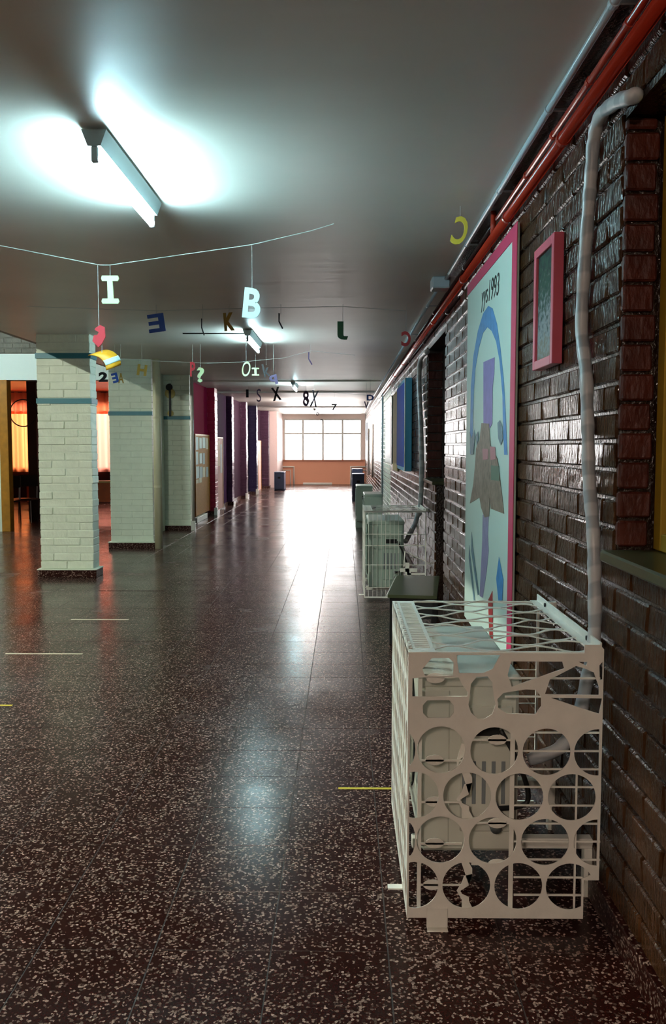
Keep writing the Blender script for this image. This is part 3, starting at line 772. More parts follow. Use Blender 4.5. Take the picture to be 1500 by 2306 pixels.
paint('lilac_stem', [[(148, 1740), (182, 1740), (178, 1860), (182, 1950), (170, 2070), (148, 2220), (130, 2210), (138, 2050), (145, 1900)]], 'mural_lilac')
paint('brown_figure', [[(142, 1212), (185, 1215), (190, 1300), (200, 1400), (215, 1380), (235, 1420), (245, 1500), (262, 1640), (272, 1735), (195, 1705), (190, 1640), (186, 1750), (160, 1757), (140, 1700), (130, 1640), (75, 1675), (95, 1560), (105, 1450), (110, 1360), (130, 1310)]], 'mural_brown', 2)
paint('leaf_stroke', [[(75, 1260), (85, 1300), (100, 1250), (105, 1290), (95, 1390), (80, 1395), (76, 1330)], [(236, 1210), (250, 1195), (262, 1230), (268, 1300), (255, 1340), (240, 1300)], [(112, 1280), (122, 1260), (126, 1300), (114, 1340)]], 'mural_slate', 3)
paint('rose_patch', [[(192, 1345), (222, 1350), (225, 1420), (195, 1425)], [(148, 1360), (182, 1360), (180, 1420), (152, 1425)]], 'mural_rose', 3)
paint('green_patch', [[(198, 1455), (244, 1460), (247, 1545), (198, 1540)]], 'mural_green', 3)
paint('blue_stalk', [[(85, 1840), (92, 1930), (128, 2200), (120, 2205), (82, 1950)], [(70, 1915), (78, 1990), (105, 2235), (97, 2235), (68, 1990)]], 'mural_slate', 2)
paint('blue_leaf', [[(243, 1985), (268, 2115), (262, 2235), (240, 2235), (227, 2110)]], 'mural_blue', 2)
paint('red_shape', [[(205, 2180), (208, 2500), (190, 2500), (180, 2235)]], 'mural_red', 2)
tx = text_mesh('yys1993', .30, .0012, 0, .15)
a = on_x(1102, 640, XM)
tx.transform(Matrix.Translation((XM - .0014, a.y - .03, a.z - .045)) @ MX_X @ Matrix.Rotation(R(-3), 4, 'Z') @ Matrix.Diagonal((.62, .55, 1, 1)))
part('writing', tx, 'black', mr)

# ================================================================== pink picture
XP = XW - .048
ya = on_x(1245, 665, XP).y; yb_ = on_x(1201, 700, XP).y; zp1 = on_x(1245, 524, XP).z; zp0 = on_x(1250, 815, XP).z
pf = thing('framed_picture', (XW - .02, (ya + yb_) / 2, zp0), 'dark picture in a deep pink box frame on the brick wall', 'picture')
bw = .035
part('frame', MB().box(XP, XW - .0085, ya, ya + bw, zp0, zp1, .002).box(XP, XW - .0085, yb_ - bw, yb_, zp0, zp1, .002).box(XP, XW - .0085, ya + bw, yb_ - bw, zp0, zp0 + bw, .002).box(XP, XW - .0085, ya + bw, yb_ - bw, zp1 - bw, zp1, .002), 'pink_frame', pf)
part('picture', MB().box(XP + .012, XW - .006, ya + bw, yb_ - bw, zp0 + bw, zp1 - bw), 'picture', pf)

# ================================================================== air conditioners
def ac_unit(x0, y0, z0, wx, ly, hz, m, label, group='air conditioner outdoor units', detail=True, floor=True):
    x1, y1, z1 = x0 + wx, y0 + ly, z0 + hz
    t = thing('air_conditioner', ((x0 + x1) / 2, (y0 + y1) / 2, 0 if floor else z0), label, 'air conditioner', group)
    part('casing', MB().box(x0, x1, y0, y1, z0, z1 - .03, .012), m, t)
    part('top_cover', MB().box(x0 - .006, x1 + .006, y0 - .006, y1 + .006, z1 - .045, z1, .010), m, t)
    part('corner_panel', MB().box(x0 - .003, x0 + .09, y0 - .004, y0 + .1, z0 + .02, z1 - .05, .004), m, t)
    cy, cz, r = y0 + ly * .58, (z0 + z1) / 2, hz * .40
    gr = MB()
    for k in range(1, 8): gr.ring((x0 - .012, cy, cz), r * k / 7, .003, 0, 26, 5)
    for k in range(8):
        a = k * math.pi / 4; gr.tube([(x0 - .012, cy, cz), (x0 - .010, cy + r * math.cos(a), cz + r * math.sin(a))], .003, 5)
    gp = part('fan_grille', gr, m, t)
    part('fan_recess', plate_x([circ(cy, cz, r * .98)], .006, x0 - .0015), 'dark_slot', t)
    fb = MB()
    for k in range(3):
        a = k * 2 * math.pi / 3
        fb.add([(x0 - .006, cy + .03 * math.cos(a), cz + .03 * math.sin(a)), (x0 - .005, cy + r * .85 * math.cos(a - .4), cz + r * .85 * math.sin(a - .4)), (x0 - .009, cy + r * .9 * math.cos(a + .3), cz + r * .9 * math.sin(a + .3)), (x0 - .009, cy + .05 * math.cos(a + .9), cz + .05 * math.sin(a + .9))], [(0, 1, 2, 3)])
    part('fan_blades', fb, 'grey_panel', gp)
    if detail:
        spn = part('side_panel', MB().box(x0 + wx * .40, x1 - .02, y0 - .008, y0 + .01, z0 + hz * .12, z1 - .10, .005), m, t)
        part('handle_slot', MB().box(x0 + wx * .48, x0 + wx * .80, y0 - .010, y0 - .002, z0 + hz * .66, z0 + hz * .73, .003), 'dark_slot', spn)
        for k in range(5):
            part('vent_slot', MB().box(x0 + wx * (.42 + .1 * k), x0 + wx * (.46 + .1 * k), y0 - .0095, y0 - .003, z0 + hz * .28, z0 + hz * .52, .001), 'grey_panel', spn)
        part('valve', smooth_mesh(MB().tube([(x0 + wx * .75, y0 - .001, z0 + .10), (x0 + wx * .75, y0 - .05, z0 + .10)], .018, 12).mesh()), 'steel', t)
        part('valve', smooth_mesh(MB().tube([(x0 + wx * .75, y0 - .001, z0 + .16), (x0 + wx * .75, y0 - .045, z0 + .16)], .013, 12).mesh()), 'steel', t)
        cab = spline([(x0 + wx * .8, y0 - .02, z0 + hz * .7), (x0 + wx * 1.0, y0 - .035, z0 + hz * .5), (x0 + wx * 1.08, y0 - .02, z0 + hz * .3), (x0 + wx * .76, y0 - .04, z0 + .16)], 8)
        part('cable', smooth_mesh(MB().tube(cab, .008, 8).mesh()), 'black', t)
    else:
        part('handle_slot', MB().box(x0 + wx * .35, x0 + wx * .62, y0 - .008, y0 - .003, z0 + hz * .62, z0 + hz * .72, .002), 'dark_slot', t)
        part('side_panel', MB().box(x0 + wx * .22, x0 + wx * .7, y0 - .005, y0 + .004, z0 + hz * .45, z1 - .12, .002), m, t)
    for yy in (y0 + .12, y1 - .12):
        if floor: part('foot', MB().box(x0 - .01, x1 + .01, yy - .025, yy + .025, 0, z0 + .001, .003), m, t)
        else:
            part('wall_bracket', MB().box(x0 - .02, XW - .002, yy - .02, yy + .02, z0 - .035, z0 - .0005, .003).box(XW - .03, XW - .002, yy - .02, yy + .02, z0 - .25, z0 - .035, .003), 'cage_paint', t)
    return t

# ---------------------------------------------------------- cages
YC = 2.68
ZC = lambda x, y: (860 + x / 2.778, 1320 + y / 2.778)
def cg(pts, Y=YC):
    o = []
    for x, y in pts:
        p = on_y(*ZC(x, y), Y); o.append((p.x, p.z))
    return o
def z4(pts): return [((1100 + x / 5 - 860) * 2.778, (1320 + y / 5 - 1320) * 2.778) for x, y in pts]
def cage(root_label, dy, simple):
    xl, zb = cg([(155, 2072)])[0]; xr, zt = cg([(1390, 395)])[0]
    LEN = .90; yb = YC + LEN
    D = Vector((0, dy, 0))
    t = thing('security_cage', ((xl + xr) / 2, YC + LEN / 2 + dy, zb), root_label, 'cage', 'white metal cages around air conditioners')
    def pt(name, me, kind=None, m='cage_paint'):
        if isinstance(me, MB): me = me.mesh()
        me.transform(Matrix.Translation(D)); return part(name, me, m, t, kind)
    th = .004
    notch_x, notch_z = cg([(1262, 1838)])[0]
    outl = [(xl, zb), (notch_x, zb), (notch_x, notch_z), (xr, notch_z), (xr, zt), (xr - .012, zt + .014), (xr - .06, zt + .014), (xr - .06, zt - .012), (xl, zt - .012)]
    if not simple:
        holes = []
        def clampc(c):
            return [(min(max(x, xl + .006), xr - .008), y) for x, y in c]
        for cx, cy in ((370, 1022), (703, 1028), (1030, 1036), (1352, 1040), (205, 1305), (533, 1310), (860, 1316), (1188, 1320), (365, 1585), (693, 1590), (1020, 1600), (1348, 1603), (203, 1868), (528, 1870), (853, 1875)):
            (x, z), (x2, _) = cg([(cx, cy), (cx + 150, cy)])
            c = clampc(circ(x, z, x2 - x, n=36))
            if cx == 1352 or cx == 1348: c = [(min(p[0], xr - .008), p[1]) for p in c]
            holes.append(c)
        # last circle, cut by the notch
        (x, z), (x2, _) = cg([(1175, 1878), (1325, 1878)])
        holes.append([(min(p[0], notch_x - .006), p[1]) if p[1] < notch_z + .008 else p for p in circ(x, z, x2 - x, n=36)])
        holes.append(clampc(circ(*cg([(165, 1022)])[0], .022, .05, n=16)))
        holes.append(clampc(circ(*cg([(165, 1585)])[0], .022, .055, n=16)))
        P3 = lambda pts: [((860 + x / 5.172 - 860) * 2.778, y / 5.172 * 2.778) for x, y in pts]
        polys = [P3([(580, 835), (780, 835), (835, 885), (830, 1040), (500, 1040), (470, 965)]),
                 P3([(870, 800), (1380, 800), (1290, 960), (1180, 1010), (900, 1010), (880, 900)]),
                 [(192, 575), (260, 570), (480, 570), (505, 620), (535, 660), (535, 688), (190, 690)],
                 [(548, 690), (557, 610), (592, 567), (660, 563), (690, 600), (700, 690), (712, 740), (690, 800), (640, 830), (600, 828), (558, 790), (541, 740)],
                 [(285, 712), (420, 712), (450, 745), (450, 790), (425, 822), (285, 822), (258, 795), (255, 745)],
                 [(760, 667), (900, 645), (960, 648), (997, 690), (997, 750), (960, 800), (780, 795), (727, 760), (722, 705)],
                 z4([(255, 845), (832, 848), (852, 925), (262, 1130), (215, 1000)]),
                 z4([(985, 897), (1100, 930), (1185, 970), (1243, 1130), (1243, 1225), (635, 1215), (690, 1050)]),
                 z4([(700, 1255), (1278, 1262), (1245, 1435), (1080, 1385)]),
                 z4([(1248, 890), (1284, 850), (1284, 1050), (1252, 1055)]),
                 z4([(1010, 850), (1115, 852), (1100, 895)])]
        holes += [cg(p) for p in polys]
        pt('front_plate', plate_y([outl] + holes, th, YC))
        # inner ornament strip of leftover stampings just behind the plate
        inner = []
        for ex, ey in ((330, 1087), (330, 1347), (330, 1607), (315, 1868), (722, 962), (722, 1482), (722, 1738), (335, 575)):
            inner.append([(x, y) for x, y in circ(ex, ey, 58, 32, 16)])
        Y2 = YC + .012
        [pt('ornament', plate_y([cg(p, Y2)], .003, Y2)) for p in inner]
        steps = []
        for y0 in (1150, 1720):
            steps.append([(495, y0), (540, y0), (565, y0 + 45), (565, y0 + 78), (515, y0 + 92), (500, y0 + 135), (468, y0 + 185), (500, y0 + 240), (500, y0 + 300), (570, y0 + 300), (545, y0 + 250), (545, y0 + 225), (500, y0 + 205), (490, y0 + 185), (545, y0 + 150)])
        steps.append([(498, 985), (522, 985), (522, 1060), (490, 1080), (480, 1105), (490, 1140), (522, 1150), (498, 1165), (470, 1130), (470, 1085)])
        [pt('ornament', plate_y([cg(p, Y2 + .004)], .003, Y2 + .004)) for p in steps]
        def hb(xa, xb, y, h):
            (ax, az), (bx, bz) = cg([(xa, y), (xb, y)], Y2); pt('cross_bar', MB().box(ax, bx, Y2 - .0015, Y2 + .0015, az - h, az + h))
        for y in (1090, 1350, 1610, 1868): hb(240, 500, y, .003)
        for y in (962, 1482, 1738): hb(560, 820, y, .003)
        Y3 = YC + .03
        for y in (450, 575, 690, 915, 1030, 1143, 1255, 1370, 1483, 1595, 1708, 1820, 1930):
            (ax, az), (bx, bz) = cg([(825 if y > 800 else 770, y), (1366 if y < 1800 else 1255, y)], Y3)
            h = .0075 if y == 450 else .0028
            pt('rod', MB().box(ax, bx, Y3 - .002, Y3 + .002, az - h, az + h))
        vr = MB(); (ax, az), (bx, bz) = cg([(818, 880), (818, 2015)], Y3); vr.box(ax - .007, ax + .007, Y3 - .006, Y3 - .002, bz, az); pt('vertical_bar', vr); vr = MB()
        (ax, az), (bx, bz) = cg([(1217, 1165), (1217, 2020)], Y3); vr.box(ax - .003, ax + .003, Y3 - .006, Y3 - .002, bz, az); pt('vertical_bar', vr); vr = MB()
        (ax, az), (bx, bz) = cg([(240, 560), (240, 2010)], Y3); vr.box(ax - .006, ax + .006, Y3 - .006, Y3 - .002, bz, az)
        pt('vertical_bar', vr)
        fx, fz = cg([(345, 2072)])[0]
        pt('foot_tab', MB().box(fx - .033, fx + .033, YC - .006, YC - .001, zb - .03, zb + .035, .002).box(fx - .033, fx + .033, YC - .03, YC - .001, zb - .034, zb - .03, .001))
    else:
        fr = MB(); b = .009
        fr.box(xl, xl + b, YC, YC + .012, zb, zt).box(xr - b, xr, YC, YC + .012, notch_z, zt).box(xl + b, xr - b, YC, YC + .012, zt - b * 2.2, zt).box(xl + b, notch_x, YC, YC + .012, zb, zb + b * 1.5).box(notch_x - b, notch_x, YC, YC + .012, zb + b * 1.5, notch_z + b).box(notch_x, xr - b, YC, YC + .012, notch_z, notch_z + b)
        pt('front_frame', fr)
        wires = MB()
        for k in range(1, 9):
            x = xl + (xr - xl) * k / 9 * .62; wires.box(x - .002, x + .002, YC + .003, YC + .007, zb, zt)
        for zq in (.27, .40, .62, .88): wires.box(xl, xr, YC + .008, YC + .012, zt - (zt - zb) * zq - .003, zt - (zt - zb) * zq + .003)
        sx, sz = xl + (xr - xl) * .66, zb + (zt - zb) * .30
        wires.box(sx - .05, sx + .12, YC + .002, YC + .012, sz, sz + .035).box(sx + .02, sx + .06, YC + .002, YC + .012, zb, sz)
        wires.tube([(sx + .0, YC + .01, sz + .2), (sx + .28, YC + .01, sz + .06)], .004, 6).tube([(sx - .01, YC + .01, sz + .05), (sx, YC + .01, sz + .2)], .006, 6)
        wires.box(xr - .20, xr, YC + .002, YC + .012, sz - .03, sz - .01).box(xr - .20, xr - .16, YC + .002, YC + .012, sz - .01, sz + .09)
        pt('wire_grid', wires)
    # side plate towards the corridor
    ol = [(YC + .004, zb), (yb, zb), (yb, zt - .012), (YC + .004, zt - .012)]
    hs = []
    nr, nc = 7, 9
    for r in range(nr):
        for c in range(nc + 1):
            cy = YC + .05 + (c + (.5 if r % 2 else 0)) * (LEN - .06) / nc; cz = zb + .075 + r * (zt - zb - .13) / (nr - 1) * 1.0
            if cy > yb - .045: continue
            hs.append([(cy + .040 * math.cos(a), cz + .062 * math.sin(a)) for a in (R(90), R(150), R(210), R(270), R(330), R(30))])
    pt('side_plate', plate_x([ol] + hs, th, xl + .002))
    # top: slotted band, wavy strips, rail to the wall
    zz = zt - .012
    xb = xl + .085
    band = [[(xl, YC), (xb, YC), (xb, yb), (xl, yb)]]
    ns = 30
    for k in range(ns):
        ya_ = YC + .06 + (LEN - .1) * k / ns; band.append([(xl + .026, ya_), (xb - .012, ya_), (xb - .012, ya_ + (LEN - .1) / ns * .58), (xl + .026, ya_ + (LEN - .1) / ns * .58)])
    pt('slotted_band', plate_z(band, th, zz))
    studs = MB()
    for k in range(26):
        ya_ = YC + .04 + (LEN - .06) * k / 26; studs.box(xl + .004, xl + .016, ya_, ya_ + .016, zz + .002, zz + .008, .002)
    pt('studs', studs)
    wv = MB(); nrow = 11; xs = [xb + (xr - .03 - xb) * k / 24 for k in range(25)]
    rr = random.Random(3)
    for r in range(nrow):
        y0 = YC + .05 + (LEN - .08) * r / (nrow - 1); ph = r * math.pi + rr.uniform(-.5, .5); am = (LEN / nrow) * .46
        wd = rr.uniform(.010, .018)
        prev = None; wv = MB()
        for i, x in enumerate(xs):
            yy = y0 + am * math.sin((x - xb) * 2 * math.pi / .24 + ph) * (1 if 0 < i < 24 else .6)
            zq = zz + .002 * math.sin(i * .8 + r)
            cur = [(x, yy - wd / 2, zq), (x, yy + wd / 2, zq), (x, yy + wd / 2, zq + .003), (x, yy - wd / 2, zq + .003)]
            if prev:
                wv.add(prev + cur, [(0, 4, 5, 1), (1, 5, 6, 2), (2, 6, 7, 3), (3, 7, 4, 0)])
            prev = cur
        pt('wavy_strip', wv)
    pt('top_edge', MB().box(xb, xr - .02, YC + .002, YC + .016, zz - .004, zz + .002).box(xb, xr - .02, yb - .012, yb, zz - .003, zz + .003))
    rail = MB(); rail.box(xr - .006, xr, YC + .02, yb + .02, zz - .02, zz + .028, .001).box(xr - .034, xr - .006, YC + .02, yb + .02, zz - .002, zz + .002)
    pt('wall_rail', rail)
    for yy in (YC + .16, yb - .14):
        pt('bolt', smooth_mesh(MB().tube([(xr - .012, yy, zz + .012), (xr - .004, yy, zz + .012)], .008, 10).mesh()), m='black')
        pt('wall_stud', MB().box(xr, XW - .003, yy - .012, yy + .012, zz - .012, zz + .024))
    far = MB(); far.box(xl, xl + .01, yb - .01, yb, zb, zz).box(xr - .01, xr, yb - .01, yb, zb + .2, zz).box(xl + .01, xr - .01, yb - .01, yb, zb, zb + .012)
    for k in range(1, 6): far.box(xl + .01, xr - .01, yb - .006, yb - .002, zb + (zz - zb) * k / 6 - .002, zb + (zz - zb) * k / 6 + .002)
    pt('far_frame', far)
    pt('foot_tab', MB().box(xl - .05, xl + .002, YC + .17, YC + .20, zb + .001, zb + .006).box(xl - .002, xl + .002, YC + .17, YC + .20, zb, zb + .03))
    return t, xl, xr, zb, zt
cage_t, cxl, cxr, czb, czt = cage('large white cut-metal cage in the foreground around an air conditioner', 0, False)
ac_unit(cxl + .05, YC + .09, .20, .31, .76, .58, 'ac_white', 'white air conditioner inside the large foreground cage', floor=False)
Y2c = on_z(880, 1347, czb).y
cage('white wire cage against the wall behind the dark bench, second from the camera', Y2c - YC, True)
ac_unit(cxl + .045, Y2c + .06, .12, .34, .78, .66, 'ac_green', 'pale green-grey air conditioner inside the second cage', floor=False)
def ac_far(pxa, pxb, pyt, zt, m, label, ly=.8, z0=.12, floor=True):
    a = on_z(pxa, pyt, zt); b = on_z(pxb, pyt, zt)
    ac_unit(a.x, a.y, z0, b.x - a.x, ly, zt - z0, m, label, detail=False, floor=floor)
ac_far(821, 862, 1113, .78, 'ac_green', 'pale air conditioner showing just above the second cage', floor=True)
ac_far(803, 839, 1094, .78, 'ac_green', 'pale air conditioner fourth in the row along the right wall', floor=True)
ac_far(794, 821, 1067, .76, 'ac_dark', 'dark blue air conditioner on the right beyond the pale ones', floor=True)
ac_far(793, 817, 1056, .8, 'ac_dark', 'dark air conditioner farthest away by the right wall', ly=.6, floor=True)
a = on_z(618, 1105); b = on_z(640, 1105)
ac_unit(a.x, a.y, .05, b.x - a.x, .8, on_y(620, 1063, a.y).z - .05, 'ac_dark', 'dark blue air conditioner at the left end of the corridor', detail=False, floor=True)

# ---- dark bench behind the foreground cage
b1, b2, b3, b4 = on_z(894, 1296, .385), on_z(990, 1297, .385), on_z(984, 1342, .385), on_z(873, 1339, .385)
bn = thing('low_bench', ((b1.x + b3.x) / 2, (b1.y + b3.y) / 2, 0), 'low dark bench with pale edge between the two cages', 'bench')
top = [b4, b3, b2, b1]
def prism(ps, z0, z1):
    n = len(ps); return MB().add([(p.x, p.y, z0) for p in ps] + [(p.x, p.y, z1) for p in ps], [tuple(range(n))[::-1], tuple(range(n, 2 * n))] + [(k, (k + 1) % n, n + (k + 1) % n, n + k) for k in range(n)])
part('bench_top', prism(top, .36, .385), 'sill_green', bn)
cx_, cy_ = sum(p.x for p in top) / 4, sum(p.y for p in top) / 4
for p in top:
    q = Vector((p.x + (cx_ - p.x) * .15, p.y + (cy_ - p.y) * .1, 0)); part('leg', MB().box(q.x - .02, q.x + .02, q.y - .02, q.y + .02, 0, .36), 'black', bn)
part('edge_strip', MB().tube([(b1.x - .006, b1.y, .376), (b4.x - .006, b4.y, .376)], .006, 6), 'white_paint', bn)
part('apron', prism([b4 + Vector((.03, .03, 0)), b3 + Vector((-.03, .03, 0)), b3 + Vector((-.03, .06, 0)), b4 + Vector((.03, .06, 0))], .2, .36), 'black', bn)

# ---- blue showcase and other things on the right wall
XB = XW - .095
ya = on_x(912, 950, XB).y; yb_ = on_x(895, 950, XB).y; zt_ = on_x(912, 851, XB).z; zb_ = on_x(912, 1062, XB).z
bc = thing('notice_cabinet', (XW - .05, (ya + yb_) / 2, zb_), 'blue wall cabinet with light blue side on the brick wall', 'cabinet')
part('body', MB().box(XB, XW - .0085, ya, yb_, zb_, zt_, .006), 'cabinet_blue', bc)
part('door', MB().box(XB - .012, XB, ya + .05, yb_ - .05, zb_ + .05, zt_ - .05, .003), 'cabinet_navy', bc)
part('trim_strip', MB().box(XB - .006, XB + .004, ya - .002, ya + .05, zb_, zt_, .002), 'white_paint', bc)
a, b = on_x(894, 960, XW - .03), on_x(885, 960, XW - .03)
solo('cream_panel', MB().box(XW - .03, XW - .0085, a.y, b.y, on_x(894, 1062, XW - .03).z, on_x(894, 880, XW - .03).z, .004), 'cream_panel', 'narrow cream panel just beyond the blue cabinet', 'panel')
a, b = on_x(882, 960, XW - .03), on_x(868, 960, XW - .03)
gw = thing('shutter_panel', (XW - .02, (a.y + b.y) / 2, 1.2), 'grey panel in pale frame on the pale painted bricks', 'panel')
part('frame', MB().box(XW - .03, XW - .0085, a.y, b.y, 1.2, 2.35, .004), 'ac_green', gw)
part('grey_insert', MB().box(XW - .034, XW - .029, a.y + .2, b.y - .2, 1.3, 2.25), 'grey_panel', gw)
a = on_x(826, 960, XW - .02); b = on_x(822.5, 960, XW - .02)
solo('dark_sign', MB().box(XW - .03, XW - .0085, a.y, a.y + .8, 1.7, 2.35, .004), 'ac_dark', 'small dark sign high on the right wall near the end', 'sign')
# ---- end of the corridor
a = sE(683, 1091); b = sE(748, 1091)
solo('white_strip', MB().box(a.x, b.x, YEND - .2, YEND - .06, .001, .07, .01), 'white_paint', 'white strip lying on the floor below the end window', 'strip')
def rail(px0, px1, py, label):
    A = sE(px0, py); B = sE(px1, py); y = YEND - .06
    t = thing('white_rail', (B.x, y, 0), label, 'rail')
    part('rail', smooth_mesh(MB().tube([(A.x, y, A.z), (B.x, y, A.z), (B.x, y, 0.0)], .035, 10).mesh()), 'white_pipe', t)
    part('inner_rail', smooth_mesh(MB().tube([(A.x, y, A.z - .14), (B.x + (.14 if A.x > B.x else -.14), y, A.z - .14), (B.x + (.14 if A.x > B.x else -.14), y, 0.0)], .02, 10).mesh()), 'white_pipe', t)
rail(622, 662, 1051, 'white pipe rail bending to the floor at the left of the end wall')
rail(826, 790, 1051, 'white pipe rail bending to the floor at the right of the end wall')
XQ = -2.43
lp = thing('wall_poster', (XQ, 33.6, .95), 'pale poster with two dark strips at the end of the left wall', 'poster')
part('sheet', MB().box(XQ + .001, XQ + .012, 32.6, 34.7, .95, 2.35), 'paper', lp)
part('dark_strip', MB().box(XQ + .012, XQ + .02, 32.8, 33.1, 1.75, 2.35), 'plum_brick', lp)
part('dark_strip', MB().box(XQ + .012, XQ + .02, 33.9, 34.2, 1.75, 2.35), 'plum_brick', lp)
# ---- side room furniture
Yb = 18.6
bx0, bx1 = on_y(60, 1100, Yb).x, on_y(262, 1100, Yb).x; bz0, bz1 = on_y(80, 1130, Yb).z, on_y(80, 1084, Yb).z
tb = thing('long_table', ((bx0 + bx1) / 2, Yb + .3, 0), 'long orange-brown table in the side room behind the white columns', 'table')
part('front_panel', MB().box(bx0, bx1, Yb, Yb + .03, bz0, bz1 - .03), 'orange_wood', tb)
part('table_top', MB().box(bx0 - .02, bx1 + .02, Yb - .02, Yb + .6, bz1 - .03, bz1 + .005, .004), 'straw', tb)
for x in (bx0 + .05, (bx0 + bx1) / 2, bx1 - .05):
    for y in (Yb + .06, Yb + .54): part('leg', MB().box(x - .025, x + .025, y - .025, y + .025, 0, bz1 - .03), 'black', tb)
def chair(px, Y, label, rot):
    x = on_y(px, 1150, Y).x
    t = thing('stacking_chair', (x, Y, 0), label, 'chair', 'dark chairs in the side room')
    for dx in (-.19, .19):
        for dy in (-.19, .19): part('leg', MB().tube([(x + dx, Y + dy, 0), (x + dx * .95, Y + dy * .95, .45)], .012, 8), 'steel' if dy < 0 and dx > 0 else 'black', t)
    part('seat', MB().box(x - .21, x + .21, Y - .21, Y + .21, .44, .475, .012), 'black', t)
    for dx in (-.18, .18): part('back_post', MB().tube([(x + dx, Y + .19, .45), (x + dx, Y + .24, .92)], .012, 8), 'steel', t)
    part('backrest', MB().box(x - .2, x + .2, Y + .205, Y + .235, .70, .93, .01), 'black', t)
chair(16, 16.9, 'dark chair in the side room nearest the ochre door post', 0)
chair(56, 17.45, 'dark chair in the side room beside the dark post', 0)
xp = on_y(62, 1000, 17.9).x; xp2 = on_y(83, 1000, 17.9).x
solo('dark_post', MB().box(xp, xp2, 17.9, 18.15, 0, 3.02, .01), 'dark_wood', 'dark post in the side room right of the glowing curtain', 'post')
hc = on_y(52, 930, 17.885)
solo('wire_hoop', smooth_mesh(MB().ring((hc.x, 17.885, hc.z), .27, .012, 1, 30, 6).mesh()), 'black', 'thin dark hoop hanging in front of the glowing curtain', 'hoop')

# ================================================================== letter garlands
def garland(pts_px, Y, label, r=.0025):
    pts = [on_y(a, b, Y) for a, b in pts_px]
    for p in pts: p.z = min(p.z, H - .004)
    solo('garland_string', MB().tube(pts, r, 6), 'thread', label, 'string')
garland([(-640, 505), (0, 553), (225, 597), (247, 597), (567, 551), (700, 520), (752, 504)], 4.95, 'white string sagging across the ceiling that holds letters I and B')
garland([(60, 690), (350, 700), (520, 695), (770, 690), (915, 700)], 8.0, 'thin string across the ceiling holding the blue letter E')
garland([(180, 800), (330, 812), (470, 818), (545, 815), (640, 806), (700, 790), (800, 800)], 11.1, 'thin string behind the second lamp holding letters D and I')
garland([(440, 886), (560, 886), (640, 882), (700, 880), (830, 890)], 20.4, 'far string strung across below the third lamp')
def letter(ch, x0, x1, y0, y1, Y, m, label, mirror=False, rot=0, hang=None, yaw=0, off=.02):
    A, B = on_y(x0, y0, Y), on_y(x1, y1, Y); W, Hh = B.x - A.x, A.z - B.z
    if isinstance(ch, list): me = plate(ch, .012)
    else: me = text_mesh(ch, 1.0, .012, off)
    xs = [v.co.x for v in me.vertices]; ys = [v.co.y for v in me.vertices]
    me.transform(Matrix.Translation((-(min(xs) + max(xs)) / 2, -(min(ys) + max(ys)) / 2, 0)))
    sx = W / (max(xs) - min(xs)); sy = Hh / (max(ys) - min(ys))
    me.transform(Matrix.Diagonal((-sx if mirror else sx, sy, 1, 1)))
    if mirror: me.flip_normals()
    me.transform(Matrix.Rotation(yaw, 4, 'Y') @ Matrix.Rotation(rot, 4, 'Z'))
    c = (A + B) / 2
    me.transform(Matrix.Translation(c) @ MX_Y)
    o = solo('hanging_letter', me, m, label, 'letter', 'letters hanging from the ceiling strings')
    top = max(v.co.z for v in o.data.vertices) + o.location.z
    zt_ = (on_y((x0 + x1) / 2, hang, Y).z if hang else H - .002)
    if zt_ > top + .01: part('thread', MB().tube([(c.x, Y, top - .012), (c.x, Y, zt_)], .0012 if Y < 6 else .002, 5), 'thread', o)
    return o
Ishape = [[(0, 0), (1, 0), (1.06, .12), (1, .28), (.7, .28), (.66, 1.25), (1, 1.25), (1.06, 1.4), (1, 1.55), (0, 1.55), (-.06, 1.4), (0, 1.25), (.32, 1.25), (.34, .28), (0, .28), (-.06, .12)]]
letter(Ishape, 228, 269, 621, 684, 4.95, 'letter_cream', 'cream letter I hanging from the nearest string', hang=597)
letter('B', 548, 588, 649, 717, 4.95, 'letter_white', 'white letter B hanging from the nearest string', rot=R(-6), hang=551, off=.03)
letter([[(0, .3), (.35, 0), (.55, .15), (.8, .5), (.75, 1), (.5, 1.1), (.2, .95), (.15, .85), (.4, .75), (.3, .6), (.1, .6)]], 208, 238, 732, 782, 4.95, 'letter_red', 'red curled paper shape hanging below the cream letter I', hang=597)
# curled amber sheet
A = on_y(240, 800, 4.95)
def curl(c, w, r, a0, a1, n=10):
    mb = MB()
    for k in range(n + 1):
        a = a0 + (a1 - a0) * k / n
        for s in (-1, 1): mb.v.append((c.x + r * math.cos(a) + s * w * .35, c.y + s * w * .5, c.z + r * math.sin(a) + s * w * .22))
    for k in range(n): mb.f.append((2 * k, 2 * k + 2, 2 * k + 3, 2 * k + 1))
    me = mb.mesh(smooth=True)
    bm = bmesh.new(); bm.from_mesh(me); bmesh.ops.solidify(bm, geom=bm.faces[:], thickness=.004); bm.to_mesh(me); bm.free(); return me
co = on_y(222, 828, 4.95)
cs = solo('curled_sheet', curl(co, .085, .085, R(100), R(0)), 'letter_amber', 'amber curled paper sheet hanging under the red shape', 'sheet')
zz = co.z; st = MB()
part('white_stripe', curl(co + Vector((0, -.001, 0)), .086, .0875, R(38), R(18), 4), 'letter_white', cs)
part('thread', MB().tube([(co.x + .02, co.y, co.z + .08), (co.x + .02, co.y, co.z + .12)], .0015, 5), 'thread', cs)
Cshape = 'C'
letter('C', 1020, 1052, 488, 552, 4.78, 'letter_yellow', 'yellow letter C turned backwards beside the grey conduit', mirror=True, rot=R(-14), off=.02)
letter('E', 333, 371, 707, 748, 8.0, 'letter_blue', 'blue letter E turned backwards left of the letter B', mirror=True, rot=R(8), off=.03)
arc = [[(0, 1), (.12, .98), (.10, .5), (.4, .05), (.3, 0), (0, .45)]]
